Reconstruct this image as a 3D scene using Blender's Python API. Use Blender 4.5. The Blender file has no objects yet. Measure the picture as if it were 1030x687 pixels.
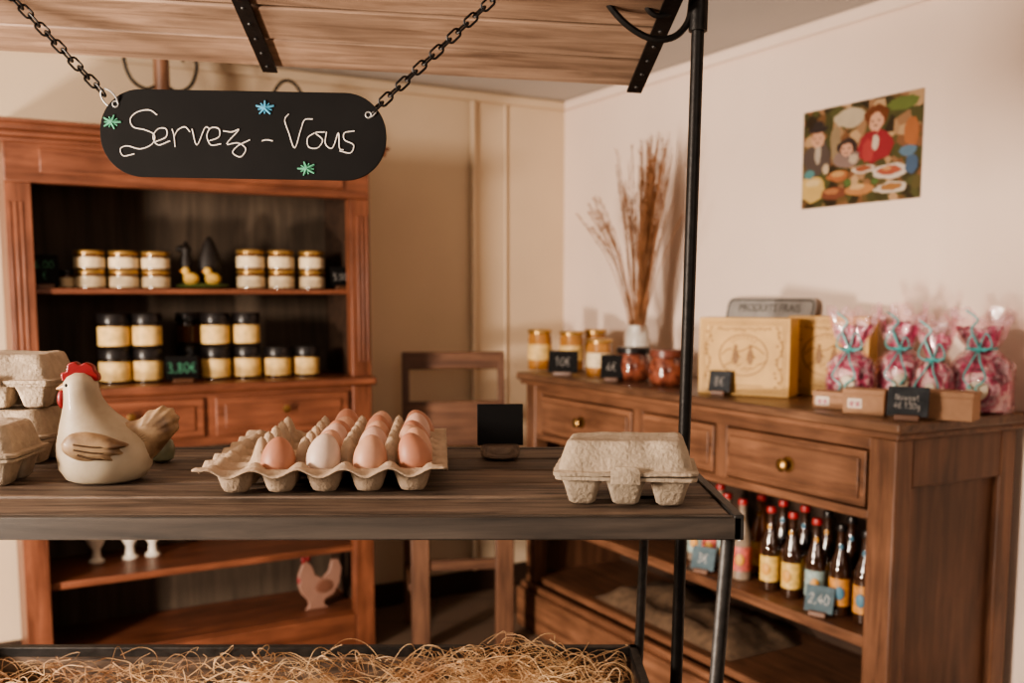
import bpy, bmesh, math, random
from mathutils import Vector, Matrix, noise
R=math.radians
random.seed(7)
scene=bpy.context.scene
col=scene.collection
try: scene.view_settings.look='AgX - Medium High Contrast'
except Exception as e: print('look',e)
# ------------------------------------------------------------ camera model
H=1.33; FP=1000.0; PITCH=R(6); HZ=298.0
PPY=HZ+FP*math.tan(PITCH)
def ray(px,py):
    a=(px-515)/FP; b=(PPY-py)/FP
    return Vector((a, math.cos(PITCH)+b*math.sin(PITCH), -math.sin(PITCH)+b*math.cos(PITCH)))
CAM=Vector((0,0,H))
def onz(px,py,z):
    d=ray(px,py); return CAM+d*((z-H)/d.z)
def ony(px,py,Y):
    d=ray(px,py); return CAM+d*(Y/d.y)
class Frame:
    def __init__(s,o,ang): s.o=Vector((o[0],o[1],0)); s.a=ang; s.m=Matrix.Translation(s.o)@Matrix.Rotation(ang,4,'Z'); s.i=s.m.inverted()
    def w(s,x,y,z): return s.m@Vector((x,y,z))
    def hit(s,px,py,c):
        o=s.i@CAM; d=s.i.to_3x3()@ray(px,py)
        p=o+d*((c-o.y)/d.y); return p
cam=bpy.data.cameras.new('camera'); co=bpy.data.objects.new('camera',cam); col.objects.link(co)
co.location=CAM; co.rotation_euler=(math.pi/2-PITCH,0,0)
cam.sensor_width=36; cam.lens=FP/1030*36; cam.shift_y=(PPY-343.5)/1030
cam.dof.use_dof=True; cam.dof.focus_distance=1.17; cam.dof.aperture_fstop=4.8
cam.clip_start=.05
scene.camera=co
# ------------------------------------------------------------ materials
def new_mat(name):
    m=bpy.data.materials.new(name); m.use_nodes=True
    nt=m.node_tree; b=nt.nodes['Principled BSDF']; return m,nt,b
def plain(name,c,rough=.5,metal=0,var=.12,scale=30,bump=0,bscale=None,trans=0,coat=0,sss=0,spec=.5,c2=None):
    m,nt,b=new_mat(name); N=nt.nodes; L=nt.links
    tc=N.new('ShaderNodeTexCoord'); no=N.new('ShaderNodeTexNoise'); no.inputs['Scale'].default_value=scale; no.inputs['Detail'].default_value=5
    L.new(tc.outputs['Object'],no.inputs['Vector'])
    r=N.new('ShaderNodeValToRGB'); r.color_ramp.elements[0].position=.35 if c2 else .3; r.color_ramp.elements[1].position=.62 if c2 else .7
    r.color_ramp.elements[0].color=(*(c2 or [x*(1-var) for x in c]),1); r.color_ramp.elements[1].color=(*[min(1,x*(1+var)) for x in c],1)
    L.new(no.outputs['Fac'],r.inputs['Fac']); L.new(r.outputs['Color'],b.inputs['Base Color'])
    b.inputs['Roughness'].default_value=rough; b.inputs['Metallic'].default_value=metal; b.inputs['Specular IOR Level'].default_value=spec
    b.inputs['Transmission Weight'].default_value=trans; b.inputs['Coat Weight'].default_value=coat
    if sss: b.inputs['Subsurface Weight'].default_value=sss; b.inputs['Subsurface Scale'].default_value=.01
    if bump:
        n2=N.new('ShaderNodeTexNoise'); n2.inputs['Scale'].default_value=bscale or scale*3; n2.inputs['Detail'].default_value=6
        L.new(tc.outputs['Object'],n2.inputs['Vector'])
        bp=N.new('ShaderNodeBump'); bp.inputs['Strength'].default_value=bump; bp.inputs['Distance'].default_value=.002
        L.new(n2.outputs['Fac'],bp.inputs['Height']); L.new(bp.outputs['Normal'],b.inputs['Normal'])
    return m
def wood(name,dark,light,axis='X',s=1.0,rough=.5,bump=.4,island=.25,coat=0,blotch=.6,bs=5,pos=(.32,.68)):
    m,nt,b=new_mat(name); N=nt.nodes; L=nt.links
    tc=N.new('ShaderNodeTexCoord'); mp=N.new('ShaderNodeMapping')
    sc=[22*s]*3; sc['XYZ'.index(axis)]=1.6*s; mp.inputs['Scale'].default_value=sc
    L.new(tc.outputs['Object'],mp.inputs['Vector'])
    geo=N.new('ShaderNodeNewGeometry')
    add=N.new('ShaderNodeVectorMath'); add.operation='ADD'
    sc2=N.new('ShaderNodeMath'); sc2.operation='MULTIPLY'; sc2.inputs[1].default_value=37
    L.new(geo.outputs['Random Per Island'],sc2.inputs[0])
    L.new(mp.outputs['Vector'],add.inputs[0]); L.new(sc2.outputs[0],add.inputs[1])
    no=N.new('ShaderNodeTexNoise'); no.inputs['Scale'].default_value=1.6; no.inputs['Detail'].default_value=9; no.inputs['Roughness'].default_value=.65; no.inputs['Distortion'].default_value=.6
    L.new(add.outputs[0],no.inputs['Vector'])
    r=N.new('ShaderNodeValToRGB'); r.color_ramp.elements[0].position=pos[0]; r.color_ramp.elements[1].position=pos[1]
    r.color_ramp.elements[0].color=(*dark,1); r.color_ramp.elements[1].color=(*light,1)
    L.new(no.outputs['Fac'],r.inputs['Fac'])
    n3=N.new('ShaderNodeTexNoise'); n3.inputs['Scale'].default_value=bs; n3.inputs['Detail'].default_value=4
    L.new(tc.outputs['Object'],n3.inputs['Vector'])
    ma=N.new('ShaderNodeMath'); ma.operation='MULTIPLY_ADD'; ma.inputs[1].default_value=island; ma.inputs[2].default_value=1.02-blotch/2-island/2+.1
    L.new(geo.outputs['Random Per Island'],ma.inputs[0])
    mb=N.new('ShaderNodeMath'); mb.operation='MULTIPLY_ADD'; mb.inputs[1].default_value=blotch
    L.new(n3.outputs['Fac'],mb.inputs[0]); L.new(ma.outputs[0],mb.inputs[2])
    hs=N.new('ShaderNodeHueSaturation'); L.new(r.outputs['Color'],hs.inputs['Color']); L.new(mb.outputs[0],hs.inputs['Value'])
    L.new(hs.outputs['Color'],b.inputs['Base Color'])
    b.inputs['Roughness'].default_value=rough; b.inputs['Coat Weight'].default_value=coat
    bp=N.new('ShaderNodeBump'); bp.inputs['Strength'].default_value=bump; bp.inputs['Distance'].default_value=.002
    L.new(no.outputs['Fac'],bp.inputs['Height']); L.new(bp.outputs['Normal'],b.inputs['Normal'])
    return m
CM={}
def C(c,rough=.5,metal=0,var=.06):
    k=(tuple(c),rough,metal)
    if k not in CM: CM[k]=plain('paint',c,rough,metal,var)
    return CM[k]
M={}
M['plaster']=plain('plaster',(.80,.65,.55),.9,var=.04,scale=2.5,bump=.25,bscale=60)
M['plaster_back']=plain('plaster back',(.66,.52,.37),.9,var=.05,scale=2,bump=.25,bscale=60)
M['ceiling']=plain('ceiling paint',(.46,.43,.40),.9,var=.03,scale=3)
ok=((.075,.025,.013),(.235,.088,.048))
M['oak']=wood('hutch wood',*ok,'X',1,.38,.3,.2,blotch=1.2,bs=8)
M['oak_v']=wood('hutch wood upright',*ok,'Z',1,.38,.3,.2,blotch=1.2,bs=8)
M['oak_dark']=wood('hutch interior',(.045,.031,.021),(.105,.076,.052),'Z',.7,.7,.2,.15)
M['pine']=plain('dark cone',(.010,.006,.004),.6)
wl=((.062,.027,.015),(.22,.105,.058))
M['wal']=wood('sideboard wood',*wl,'X',1,.42,.3,.2,blotch=1.3,bs=7)
M['wal_top']=wood('sideboard top wood',(.045,.022,.014),(.19,.10,.058),'X',1,.36,.3,.2,blotch=1.3,bs=8)
M['wal_v']=wood('sideboard wood upright',*wl,'Z',1,.42,.3,.2,blotch=1.3,bs=7)
M['wal_y']=wood('sideboard wood deep',(.050,.021,.012),(.15,.070,.038),'Z',1,.45,.3,.2,blotch=1.2,bs=6)
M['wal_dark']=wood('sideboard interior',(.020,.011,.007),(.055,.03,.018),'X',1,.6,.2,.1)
M['chair']=wood('chair wood',(.055,.025,.015),(.17,.085,.050),'X',1,.45,.3,.2,blotch=1.0)
M['chair_v']=wood('chair wood upright',(.055,.025,.015),(.17,.085,.050),'Z',1,.45,.3,.2,blotch=1.0)
M['table']=wood('weathered table wood',(.026,.017,.012),(.23,.16,.115),'X',2.2,.62,1.0,.7,blotch=1.1,bs=11,pos=(.34,.72))
M['rim']=wood('dark rim',(.018,.015,.013),(.075,.058,.046),'X',1.5,.5,.6,.1)
M['roof']=wood('roof boards',(.13,.078,.050),(.36,.235,.160),'X',1.3,.6,.5,.6,blotch=.9,bs=7)
M['iron']=plain('black iron',(.016,.014,.013),.45,.6,var=.3,scale=60,bump=.2)
M['iron_g']=plain('grey iron',(.045,.042,.04),.5,.6,var=.3,scale=60,bump=.2)
M['slate']=plain('chalkboard',(.006,.0055,.0055),.75,var=.3,scale=12,spec=.2)
M['slate_b']=plain('smudged bluish slate',(.09,.13,.15),.8,var=.3,scale=30,spec=.2)
M['slate_g']=plain('smudged grey slate',(.035,.038,.042),.8,var=.4,scale=40,spec=.2)
M['chalk']=plain('chalk',(.78,.72,.66),.9,scale=200,var=.2)
M['chalk_dim']=plain('faint chalk',(.42,.39,.36),.9,scale=200,var=.2)
M['chalk_blue']=plain('blue chalk',(.08,.32,.48),.9)
M['chalk_green']=plain('green chalk',(.10,.36,.22),.9)
M['pulp']=plain('egg tray pulp',(.46,.34,.24),.95,var=.12,scale=90,bump=.8,bscale=260)
M['pulp_g']=plain('carton pulp',(.43,.34,.25),.95,var=.14,scale=70,bump=1.0,bscale=230)
M['straw']=plain('straw',(.60,.41,.23),.7,var=.4,scale=10,c2=(.42,.22,.11))
M['cer']=plain('aged cream ceramic',(.50,.42,.31),.5,var=.08,scale=14,coat=.10,c2=(.35,.275,.19))
M['cer_gold']=plain('ochre glaze',(.32,.215,.125),.5,var=.3,scale=34,coat=.08,c2=(.14,.078,.04))
M['brown_edge']=plain('brown glaze edge',(.09,.05,.025),.5,var=.3,scale=60)
M['red']=plain('red glaze',(.26,.015,.018),.4,var=.15,coat=.2)
M['glass_amber']=plain('amber content',(.09,.03,.010),.08,var=.2,coat=.6)
M['glass_dark']=plain('dark glass',(.020,.012,.008),.06,var=.2,coat=.8)
M['cream_lab']=plain('cream label',(.70,.56,.36),.6,var=.2,scale=45)
M['yel_lab']=plain('yellow label',(.68,.46,.18),.6,var=.25,scale=45)
M['honey']=plain('honey jar glass',(.38,.17,.045),.12,var=.2,scale=30,coat=.6)
M['gold']=plain('gold lid',(.50,.31,.11),.3,.75)
M['blacklid']=plain('black lid',(.012,.010,.010),.3)
M['brownlid']=plain('brown lid',(.15,.045,.03),.35)
M['terrine']=plain('reddish preserve',(.24,.075,.045),.12,var=.1,scale=40,coat=.7,c2=(.07,.02,.014))
M['brass']=plain('brass',(.30,.18,.07),.3,.9)
M['kraft']=plain('kraft card',(.34,.19,.11),.8,var=.08,scale=60)
M['yelbox']=plain('yellow gift card box',(.56,.34,.12),.6,var=.14,scale=12)
M['print']=plain('brown print',(.24,.12,.04),.6)
M['grass']=plain('dried grass',(.28,.13,.06),.9,var=.35,scale=20)
M['base']=plain('baseboard paint',(.04,.022,.014),.5)
def floor_mat():
    m,nt,b=new_mat('floor tiles'); N=nt.nodes; L=nt.links
    tc=N.new('ShaderNodeTexCoord'); br=N.new('ShaderNodeTexBrick'); br.offset=0
    br.inputs['Scale'].default_value=1; br.inputs['Brick Width'].default_value=.33; br.inputs['Row Height'].default_value=.33; br.inputs['Mortar Size'].default_value=.006
    br.inputs['Color1'].default_value=(.17,.12,.085,1); br.inputs['Color2'].default_value=(.135,.09,.065,1); br.inputs['Mortar'].default_value=(.08,.06,.045,1)
    L.new(tc.outputs['Object'],br.inputs['Vector']); L.new(br.outputs['Color'],b.inputs['Base Color']); b.inputs['Roughness'].default_value=.55
    return m
M['floor']=floor_mat()
def bag_mat():
    m,nt,b=new_mat('magenta and white bag print'); N=nt.nodes; L=nt.links
    tc=N.new('ShaderNodeTexCoord'); v=N.new('ShaderNodeTexNoise'); v.inputs['Scale'].default_value=15; v.inputs['Detail'].default_value=3; v.inputs['Distortion'].default_value=2
    L.new(tc.outputs['Object'],v.inputs['Vector'])
    r=N.new('ShaderNodeValToRGB'); e=r.color_ramp.elements
    e[0].position=.36; e[0].color=(.08,.006,.025,1); e[1].position=.58; e[1].color=(.78,.62,.58,1)
    x=e.new(.44); x.color=(.34,.025,.09,1); x=e.new(.53); x.color=(.44,.07,.15,1)
    L.new(v.outputs['Fac'],r.inputs['Fac']); L.new(r.outputs['Color'],b.inputs['Base Color'])
    b.inputs['Roughness'].default_value=.3; b.inputs['Coat Weight'].default_value=.5
    return m
M['bag']=bag_mat()
def cello_mat():
    m,nt,b=new_mat('crinkled clear cellophane'); N=nt.nodes; L=nt.links
    out=N['Material Output']; tr=N.new('ShaderNodeBsdfTransparent'); tr.inputs[0].default_value=(1,.90,.92,1)
    mx=N.new('ShaderNodeMixShader'); no=N.new('ShaderNodeTexNoise'); no.inputs['Scale'].default_value=24; no.inputs['Detail'].default_value=4; no.inputs['Distortion'].default_value=1.5
    tc=N.new('ShaderNodeTexCoord'); L.new(tc.outputs['Object'],no.inputs['Vector'])
    r=N.new('ShaderNodeValToRGB'); r.color_ramp.elements[0].position=.48; r.color_ramp.elements[0].color=(.08,.08,.08,1); r.color_ramp.elements[1].position=.66; r.color_ramp.elements[1].color=(.6,.6,.6,1)
    L.new(no.outputs['Fac'],r.inputs['Fac']); L.new(r.outputs['Color'],mx.inputs[0])
    b.inputs['Base Color'].default_value=(.72,.48,.52,1); b.inputs['Roughness'].default_value=.10; b.inputs['Coat Weight'].default_value=.9
    bp=N.new('ShaderNodeBump'); bp.inputs['Strength'].default_value=.8; bp.inputs['Distance'].default_value=.01; L.new(no.outputs['Fac'],bp.inputs['Height']); L.new(bp.outputs['Normal'],b.inputs['Normal'])
    L.new(tr.outputs[0],mx.inputs[1]); L.new(b.outputs[0],mx.inputs[2]); L.new(mx.outputs[0],out.inputs[0]); return m
M['cello']=cello_mat()
M['ribbon']=plain('turquoise ribbon',(.08,.38,.38),.35)
M['tin']=plain('pale grey tin',(.36,.34,.32),.45,.2)
M['tin_text']=plain('faded black print',(.08,.075,.07),.6)
M['vase']=plain('pale pot',(.55,.51,.45),.3)
M['burlap']=plain('burlap',(.12,.075,.045),.95,var=.3,scale=40,bump=.5)
# ------------------------------------------------------------ mesh builder
class MB:
    def __init__(s): s.v=[]; s.f=[]; s.mi=[]; s.cur=0
    def _add(s,vs,fs,mi=None):
        o=len(s.v); s.v+= [tuple(v) for v in vs]
        for f in fs: s.f.append(tuple(i+o for i in f)); s.mi.append(s.cur if mi is None else mi)
        return s
    def box(s,x0,x1,y0,y1,z0,z1,mat=None):
        vs=[Vector((x,y,z)) for z in (z0,z1) for y in (y0,y1) for x in (x0,x1)]
        if mat is not None: vs=[mat@v for v in vs]
        return s._add(vs,[(0,2,3,1),(4,5,7,6),(0,1,5,4),(2,6,7,3),(0,4,6,2),(1,3,7,5)])
    def hexa(s,b,t):
        return s._add(list(b)+list(t),[(3,2,1,0),(4,5,6,7),(0,1,5,4),(1,2,6,5),(2,3,7,6),(3,0,4,7)])
    def loft(s,rings,cap0=True,cap1=True,closed=True):
        n=len(rings[0]); vs=[v for r in rings for v in r]; fs=[]
        for i in range(len(rings)-1):
            for j in range(n if closed else n-1):
                k=(j+1)%n; fs.append((i*n+j,i*n+k,(i+1)*n+k,(i+1)*n+j))
        if cap0: fs.append(tuple(range(n-1,-1,-1)))
        if cap1: fs.append(tuple((len(rings)-1)*n+j for j in range(n)))
        return s._add(vs,fs)
    def lathe(s,prof,n=24,c=(0,0,0),cap0=True,cap1=True):
        rings=[[Vector((c[0]+r*math.cos(2*math.pi*j/n),c[1]+r*math.sin(2*math.pi*j/n),c[2]+z)) for j in range(n)] for r,z in prof]
        return s.loft(rings,cap0,cap1)
    def tube(s,pts,r,n=8,closed=False,taper=None):
        pts=[Vector(p) for p in pts]; m=len(pts); rings=[]; prev=None
        for i,p in enumerate(pts):
            if closed: t=(pts[(i+1)%m]-pts[i-1])
            else: t=pts[min(i+1,m-1)]-pts[max(i-1,0)]
            t.normalize()
            if prev is None:
                a=Vector((0,0,1)) if abs(t.z)<.9 else Vector((1,0,0)); u=t.cross(a).normalized()
            else:
                u=(prev-t*prev.dot(t)).normalized()
            prev=u; w=t.cross(u); rr=r if taper is None else r*(1+(taper-1)*i/(m-1))
            rings.append([p+u*rr*math.cos(2*math.pi*j/n)+w*rr*math.sin(2*math.pi*j/n) for j in range(n)])
        if closed: rings.append(rings[0]); return s.loft(rings,False,False)
        return s.loft(rings)
    def ell(s,c,r,seg=20,rg=12,mat=None,fn=None):
        rings=[]; c=Vector(c)
        for i in range(1,rg):
            th=math.pi*i/rg; ring=[]
            for j in range(seg):
                ph=2*math.pi*j/seg
                v=Vector((r[0]*math.sin(th)*math.cos(ph),r[1]*math.sin(th)*math.sin(ph),-r[2]*math.cos(th)))
                if fn: v=fn(v)
                if mat is not None: v=mat@v
                ring.append(c+v)
            rings.append(ring)
        o=len(s.v); s.loft(rings,False,False)
        b=Vector((0,0,-r[2])); t=Vector((0,0,r[2]))
        if fn: b=fn(b); t=fn(t)
        if mat is not None: b=mat@b; t=mat@t
        n=len(rings)
        s._add([c+b,c+t],[])
        ib=len(s.v)-2; it=ib+1
        for j in range(seg):
            k=(j+1)%seg
            s.f.append((ib,o+k,o+j)); s.mi.append(s.cur)
            s.f.append((it,o+(n-1)*seg+j,o+(n-1)*seg+k)); s.mi.append(s.cur)
        return s
    def prism(s,pts2,y0,y1,mat=None):
        n=len(pts2)
        vs=[Vector((x,y0,z)) for x,z in pts2]+[Vector((x,y1,z)) for x,z in pts2]
        if mat is not None: vs=[mat@v for v in vs]
        fs=[tuple(range(n)),tuple(range(2*n-1,n-1,-1))]+[(i,i+n,(i+1)%n+n,(i+1)%n) for i in range(n)]
        return s._add(vs,fs)
    def mesh(s,name='mesh',smooth=40):
        me=bpy.data.meshes.new(name); me.from_pydata(s.v,[],s.f)
        me.polygons.foreach_set('material_index',s.mi)
        if smooth:
            me.polygons.foreach_set('use_smooth',[True]*len(s.f)); me.set_sharp_from_angle(angle=R(smooth))
        me.update(); return me
CACHE={}
def cached(key,fn):
    if key not in CACHE: CACHE[key]=fn()
    return CACHE[key]
def obj(name,mb,mats,parent=None,loc=(0,0,0),rot=(0,0,0),bevel=0,smooth=40,label=None,fixn=True):
    me=mb if isinstance(mb,bpy.types.Mesh) else mb.mesh(name,smooth)
    if not me.materials:
        for m in (mats if isinstance(mats,(list,tuple)) else [mats]): me.materials.append(m)
        if fixn:
            b=bmesh.new(); b.from_mesh(me); bmesh.ops.recalc_face_normals(b,faces=b.faces); b.to_mesh(me); b.free()
    o=bpy.data.objects.new(name,me); col.objects.link(o); o.location=loc; o.rotation_euler=rot
    if parent: o.parent=parent
    if bevel:
        m=o.modifiers.new('bevel','BEVEL'); m.width=bevel; m.segments=2; m.limit_method='ANGLE'; m.angle_limit=R(40)
    if label: o['label']=label
    return o
def tag(o,label,cat,group=None,kind=None):
    o['label']=label; o['category']=cat
    if group: o['group']=group
    if kind: o['kind']=kind
    return o
def thing(name,label,cat,loc=(0,0,0),rz=0,group=None):
    o=bpy.data.objects.new(name,None); o.empty_display_size=.05; col.objects.link(o); o.location=loc; o.rotation_euler=(0,0,rz)
    return tag(o,label,cat,group)
def struct(name,mb,m,loc=(0,0,0),rz=0,bevel=0):
    o=obj(name,mb,m,None,loc,(0,0,rz),bevel); o['kind']='structure'; return o
def text_mesh(body,size):
    def f():
        cu=bpy.data.curves.new('text','FONT'); cu.body=body; cu.size=size; cu.align_x='CENTER'; cu.align_y='CENTER'; cu.extrude=.0004; cu.resolution_u=3; cu.space_line=.85
        o=bpy.data.objects.new('text',cu); col.objects.link(o)
        dg=bpy.context.evaluated_depsgraph_get(); me=bpy.data.meshes.new_from_object(o.evaluated_get(dg))
        bpy.data.objects.remove(o); me.materials.clear(); return me
    return cached(('t',body,size),f)
def text(body,size,mat,parent,loc,rot=(math.pi/2,0,0),name='lettering'):
    return obj(name,text_mesh(body,size),mat,parent,loc,rot,fixn=False)
def rr(hx,hy,r,z,n=5,cx=0,cy=0):
    pts=[]
    for q,(sx,sy) in enumerate(((1,1),(-1,1),(-1,-1),(1,-1))):
        for k in range(n+1):
            a=math.pi/2*(q+k/n); pts.append(Vector((cx+sx*(hx-r)+r*math.cos(a),cy+sy*(hy-r)+r*math.sin(a),z)))
    return pts
def catmull(P,k=6):
    P=[Vector(p) for p in P]; out=[]
    Q=[P[0]*2-P[1]]+P+[P[-1]*2-P[-2]]
    for i in range(1,len(Q)-2):
        a,b,c,d=Q[i-1:i+3]
        for j in range(k):
            t=j/k; out.append(.5*((2*b)+(c-a)*t+(2*a-5*b+4*c-d)*t*t+(3*b-a-3*c+d)*t**3))
    out.append(P[-1]); return out
GL={'0':[[(.3,1),(.08,.75),(.06,.3),(.28,0),(.5,.25),(.5,.75),(.3,1)]],'1':[[(.1,.75),(.3,1),(.3,0)]],
'2':[[(.08,.78),(.25,1),(.46,.85),(.4,.55),(.05,.02),(.52,.05)]],'3':[[(.08,.9),(.3,1),(.46,.8),(.22,.55),(.5,.35),(.35,.03),(.05,.1)]],
'4':[[(.35,1),(.05,.35),(.52,.38)],[(.38,.65),(.36,0)]],'5':[[(.48,1),(.14,.98),(.12,.6),(.42,.55),(.46,.2),(.25,0),(.06,.1)]],
'6':[[(.42,.98),(.12,.6),(.08,.2),(.3,0),(.48,.2),(.35,.45),(.1,.3)]],'8':[[(.3,.55),(.1,.8),(.3,1),(.46,.8),(.3,.55),(.08,.25),(.28,0),(.5,.22),(.3,.55)]],
'9':[[(.46,.75),(.25,1),(.1,.75),(.25,.5),(.46,.72),(.42,.3),(.25,0)]],
',':[[(.12,.12),(.06,-.12)]],'€':[[(.5,.9),(.25,.95),(.1,.5),(.25,.05),(.5,.12)],[(0,.6),(.4,.6)],[(0,.42),(.36,.42)]],
'N':[[(.05,0),(.08,1),(.45,0),(.5,1)]],'o':[[(.25,.6),(.06,.4),(.12,.05),(.35,.05),(.42,.4),(.25,.6)]],'u':[[(.05,.6),(.08,.1),(.3,.05),(.42,.55)],[(.42,.6),(.46,0)]],
'g':[[(.4,.55),(.1,.5),(.12,.1),(.38,.2),(.4,.55),(.38,-.3),(.1,-.35)]],'a':[[(.4,.5),(.12,.5),(.08,.1),(.3,.05),(.4,.5),(.46,0)]],'t':[[(.2,.95),(.2,.1),(.4,.05)],[(.02,.6),(.4,.62)]],
'x':[[(.05,.55),(.4,0)],[(.4,.58),(.04,0)]],'i':[[(.12,.6),(.12,0)]]}
def hand(body,size,mat,parent,z0,y,name='lettering'):
    m=MB(); lines=body.split('\n'); rnd=random.Random(len(body)+3)
    for li,ln in enumerate(lines):
        adv=[(.3 if c in ' ,i' else .66)*size for c in ln]; x=-sum(adv)/2
        zl=z0+((len(lines)-1)/2-li)*size*1.4-size*.5
        for c,a_ in zip(ln,adv):
            for st in GL.get(c,[]):
                m.tube(catmull([Vector((x+px_*size,y,zl+pz*size+rnd.uniform(-.03,.03)*size)) for px_,pz in st],4),max(.0008,size*.034),5)
            x+=a_
    return obj(name,m,mat,parent)
# ------------------------------------------------------------ frames
HU=Frame(onz(378,650,0),R(30))
SBo=onz(519,374,1.03); SB=Frame(SBo,-R(61))
bw=HU.w(0,.45,0); rw=SB.w(0,.525,0)
d1=Vector((math.cos(R(30)),math.sin(R(30)))); d2=Vector((math.sin(R(29)),-math.cos(R(29))))
det=d1.x*(-d2.y)+d2.x*d1.y
rx,ry=rw.x-bw.x,rw.y-bw.y
t=(rx*(-d2.y)+d2.x*ry)/det
corner=Vector((bw.x+d1.x*t,bw.y+d1.y*t,0))
WB=Frame(corner,R(30)); WR=Frame(corner,-R(61))
CEIL=2.21
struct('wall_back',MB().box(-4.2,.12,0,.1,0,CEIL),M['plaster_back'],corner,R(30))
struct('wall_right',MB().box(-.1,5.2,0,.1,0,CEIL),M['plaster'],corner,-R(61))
struct('floor',MB().box(-5,4,-3,6,-.1,0),M['floor'])
struct('ceiling',MB().box(-5,4,-3,6,CEIL,CEIL+.1),M['ceiling'])
struct('baseboard_back',MB().box(-4.2,0,-.015,0,0,.10),M['base'],corner,R(30),.003)
struct('baseboard_right',MB().box(.02,5.2,-.015,0,0,.10),M['base'],corner,-R(61),.003)
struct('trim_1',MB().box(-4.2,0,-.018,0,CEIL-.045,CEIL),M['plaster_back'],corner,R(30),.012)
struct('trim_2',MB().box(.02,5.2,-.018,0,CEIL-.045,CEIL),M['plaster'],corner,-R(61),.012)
for i,(px,r) in enumerate(((477,.012),(510,.006))):
    x=WB.hit(px,250,-.02).x
    struct('trim_%d'%(i+3),MB().lathe([(r,.1),(r,CEIL-.045)],12,(x,-r-.001,0)),M['plaster_back'],corner,R(30))
# ------------------------------------------------------------ hutch
W=-HU.hit(3,170,0).x; D=.42; pw=.075
ZT,ZF,ZS,ZW,ZL,ZB=1.86,1.68,1.355,1.035,.40,.145
hutch=thing('display_hutch','tall reddish brown wooden hutch with open shelves of jars against back wall','cabinet',HU.o,HU.a)
for x0,sx in ((-W,-W+.012),(-pw,-.046)):
    m=MB().box(x0,x0+pw,0,.05,0,ZF)
    for k in range(3): m.box(sx+k*.017-.004,sx+k*.017+.004,-.004,.002,1.09,1.62)
    obj('front_post',m,M['oak_v'],hutch,bevel=.004)
obj('side_panel',MB().box(-W+.005,-W+.03,.05,D,0,ZF+.14),M['oak_v'],hutch)
obj('side_panel',MB().box(-.03,-.005,.05,D,0,ZF+.14),M['oak_v'],hutch)
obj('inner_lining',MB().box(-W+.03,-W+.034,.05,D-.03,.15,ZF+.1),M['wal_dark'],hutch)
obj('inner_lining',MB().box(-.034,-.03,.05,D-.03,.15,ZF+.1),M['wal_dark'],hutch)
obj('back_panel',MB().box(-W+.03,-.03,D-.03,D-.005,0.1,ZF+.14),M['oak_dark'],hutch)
m=MB().box(-W,0,-.002,.05,ZF,ZT-.045).box(-W+.1,-.1,-.010,-.002,ZF+.03,ZT-.075)
obj('frieze',m,M['oak'],hutch,bevel=.006)
m=MB()
for i,(ov,z0,z1) in enumerate(((.015,ZT-.06,ZT-.045),(.03,ZT-.045,ZT-.028),(.05,ZT-.028,ZT-.008),(.06,ZT-.008,ZT+.004))):
    m.box(-W-ov,ov,-ov,D,z0,z1)
obj('cornice',m,M['oak'],hutch,bevel=.005)
obj('shelf',MB().box(-W+.035,-.035,.045,D-.03,ZS-.018,ZS),M['oak'],hutch,bevel=.003)
obj('waist_board',MB().box(-W-.012,.012,-.025,D-.03,ZW-.032,ZW),M['oak'],hutch,bevel=.008)
obj('drawer_rail',MB().box(-W+pw,-pw,.008,.045,.82,ZW-.032),M['oak'],hutch)
dw=(W-2*pw)/2
for i in range(2):
    x0=-W+pw+i*dw+.02; x1=x0+dw-.04
    d=obj('drawer',MB().box(x0,x1,-.006,.01,.85,ZW-.05).box(x0+.03,x1-.03,-.012,-.006,.875,ZW-.075),M['oak'],hutch,bevel=.005)
    obj('knob',MB().lathe([(.006,0),(.006,.012),(.014,.018),(.014,.024),(.004,.028)],14),M['brass'],d,((x0+x1)/2,-.012,.935),(math.pi/2,0,0))
obj('shelf',MB().box(-W+.035,-.035,.03,D-.03,ZL-.025,ZL),M['oak'],hutch,bevel=.003)
obj('bottom_board',MB().box(-W+.035,-.035,.03,D-.03,ZB-.025,ZB),M['oak'],hutch,bevel=.003)
obj('plinth',MB().box(-W+pw,-pw,.005,.03,.0,ZB-.005),M['oak'],hutch,bevel=.004)
# jars ------------------------------------------------------------
def jar(name,label,cat,loc,rz,r,h,lidm,bodym,labm,group,lidfrac=.2,labr=(.12,.74),rnd=False):
    t=thing(name,label,cat,loc,rz,group); key=(name,round(r,4),round(h,4))
    zl=h*(1-lidfrac)
    pr=[(r*.78,0),(r*.95,.010),(r*1.06,zl*.35),(r*1.06,zl*.6),(r*.95,zl*.88),(r*.84,zl),(r*.84,zl+.003)] if rnd else [(r*.9,0),(r*.97,.003),(r*.97,zl*.9),(r*.88,zl),(r*.88,zl+.003)]
    obj('glass',cached(key+('g',bodym.name),lambda:MB().lathe(pr,24).mesh('glass')),bodym,t)
    if labm:
        obj('paper_label',cached(key+('l',labm.name),lambda:MB().lathe([(r*.985,zl*labr[0]),(r*.985,zl*(labr[1]+.12))],24,cap0=False,cap1=False).mesh('label')),labm,t)
    obj('lid',cached(key+('c',lidm.name),lambda:MB().lathe([(r*.95,zl+.002),(r*1.0,zl+.004),(r*1.0,h-.003),(r*.96,h-.0005),(r*.5,h-.0005)],24).mesh('lid')),lidm,t)
    return t
def hp(px,py,c,z):
    p=HU.hit(px,py,c); return HU.w(p.x,c,z)
ords=['first','second','third','fourth','fifth','sixth','seventh','eighth','ninth']
rj=.05
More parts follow.
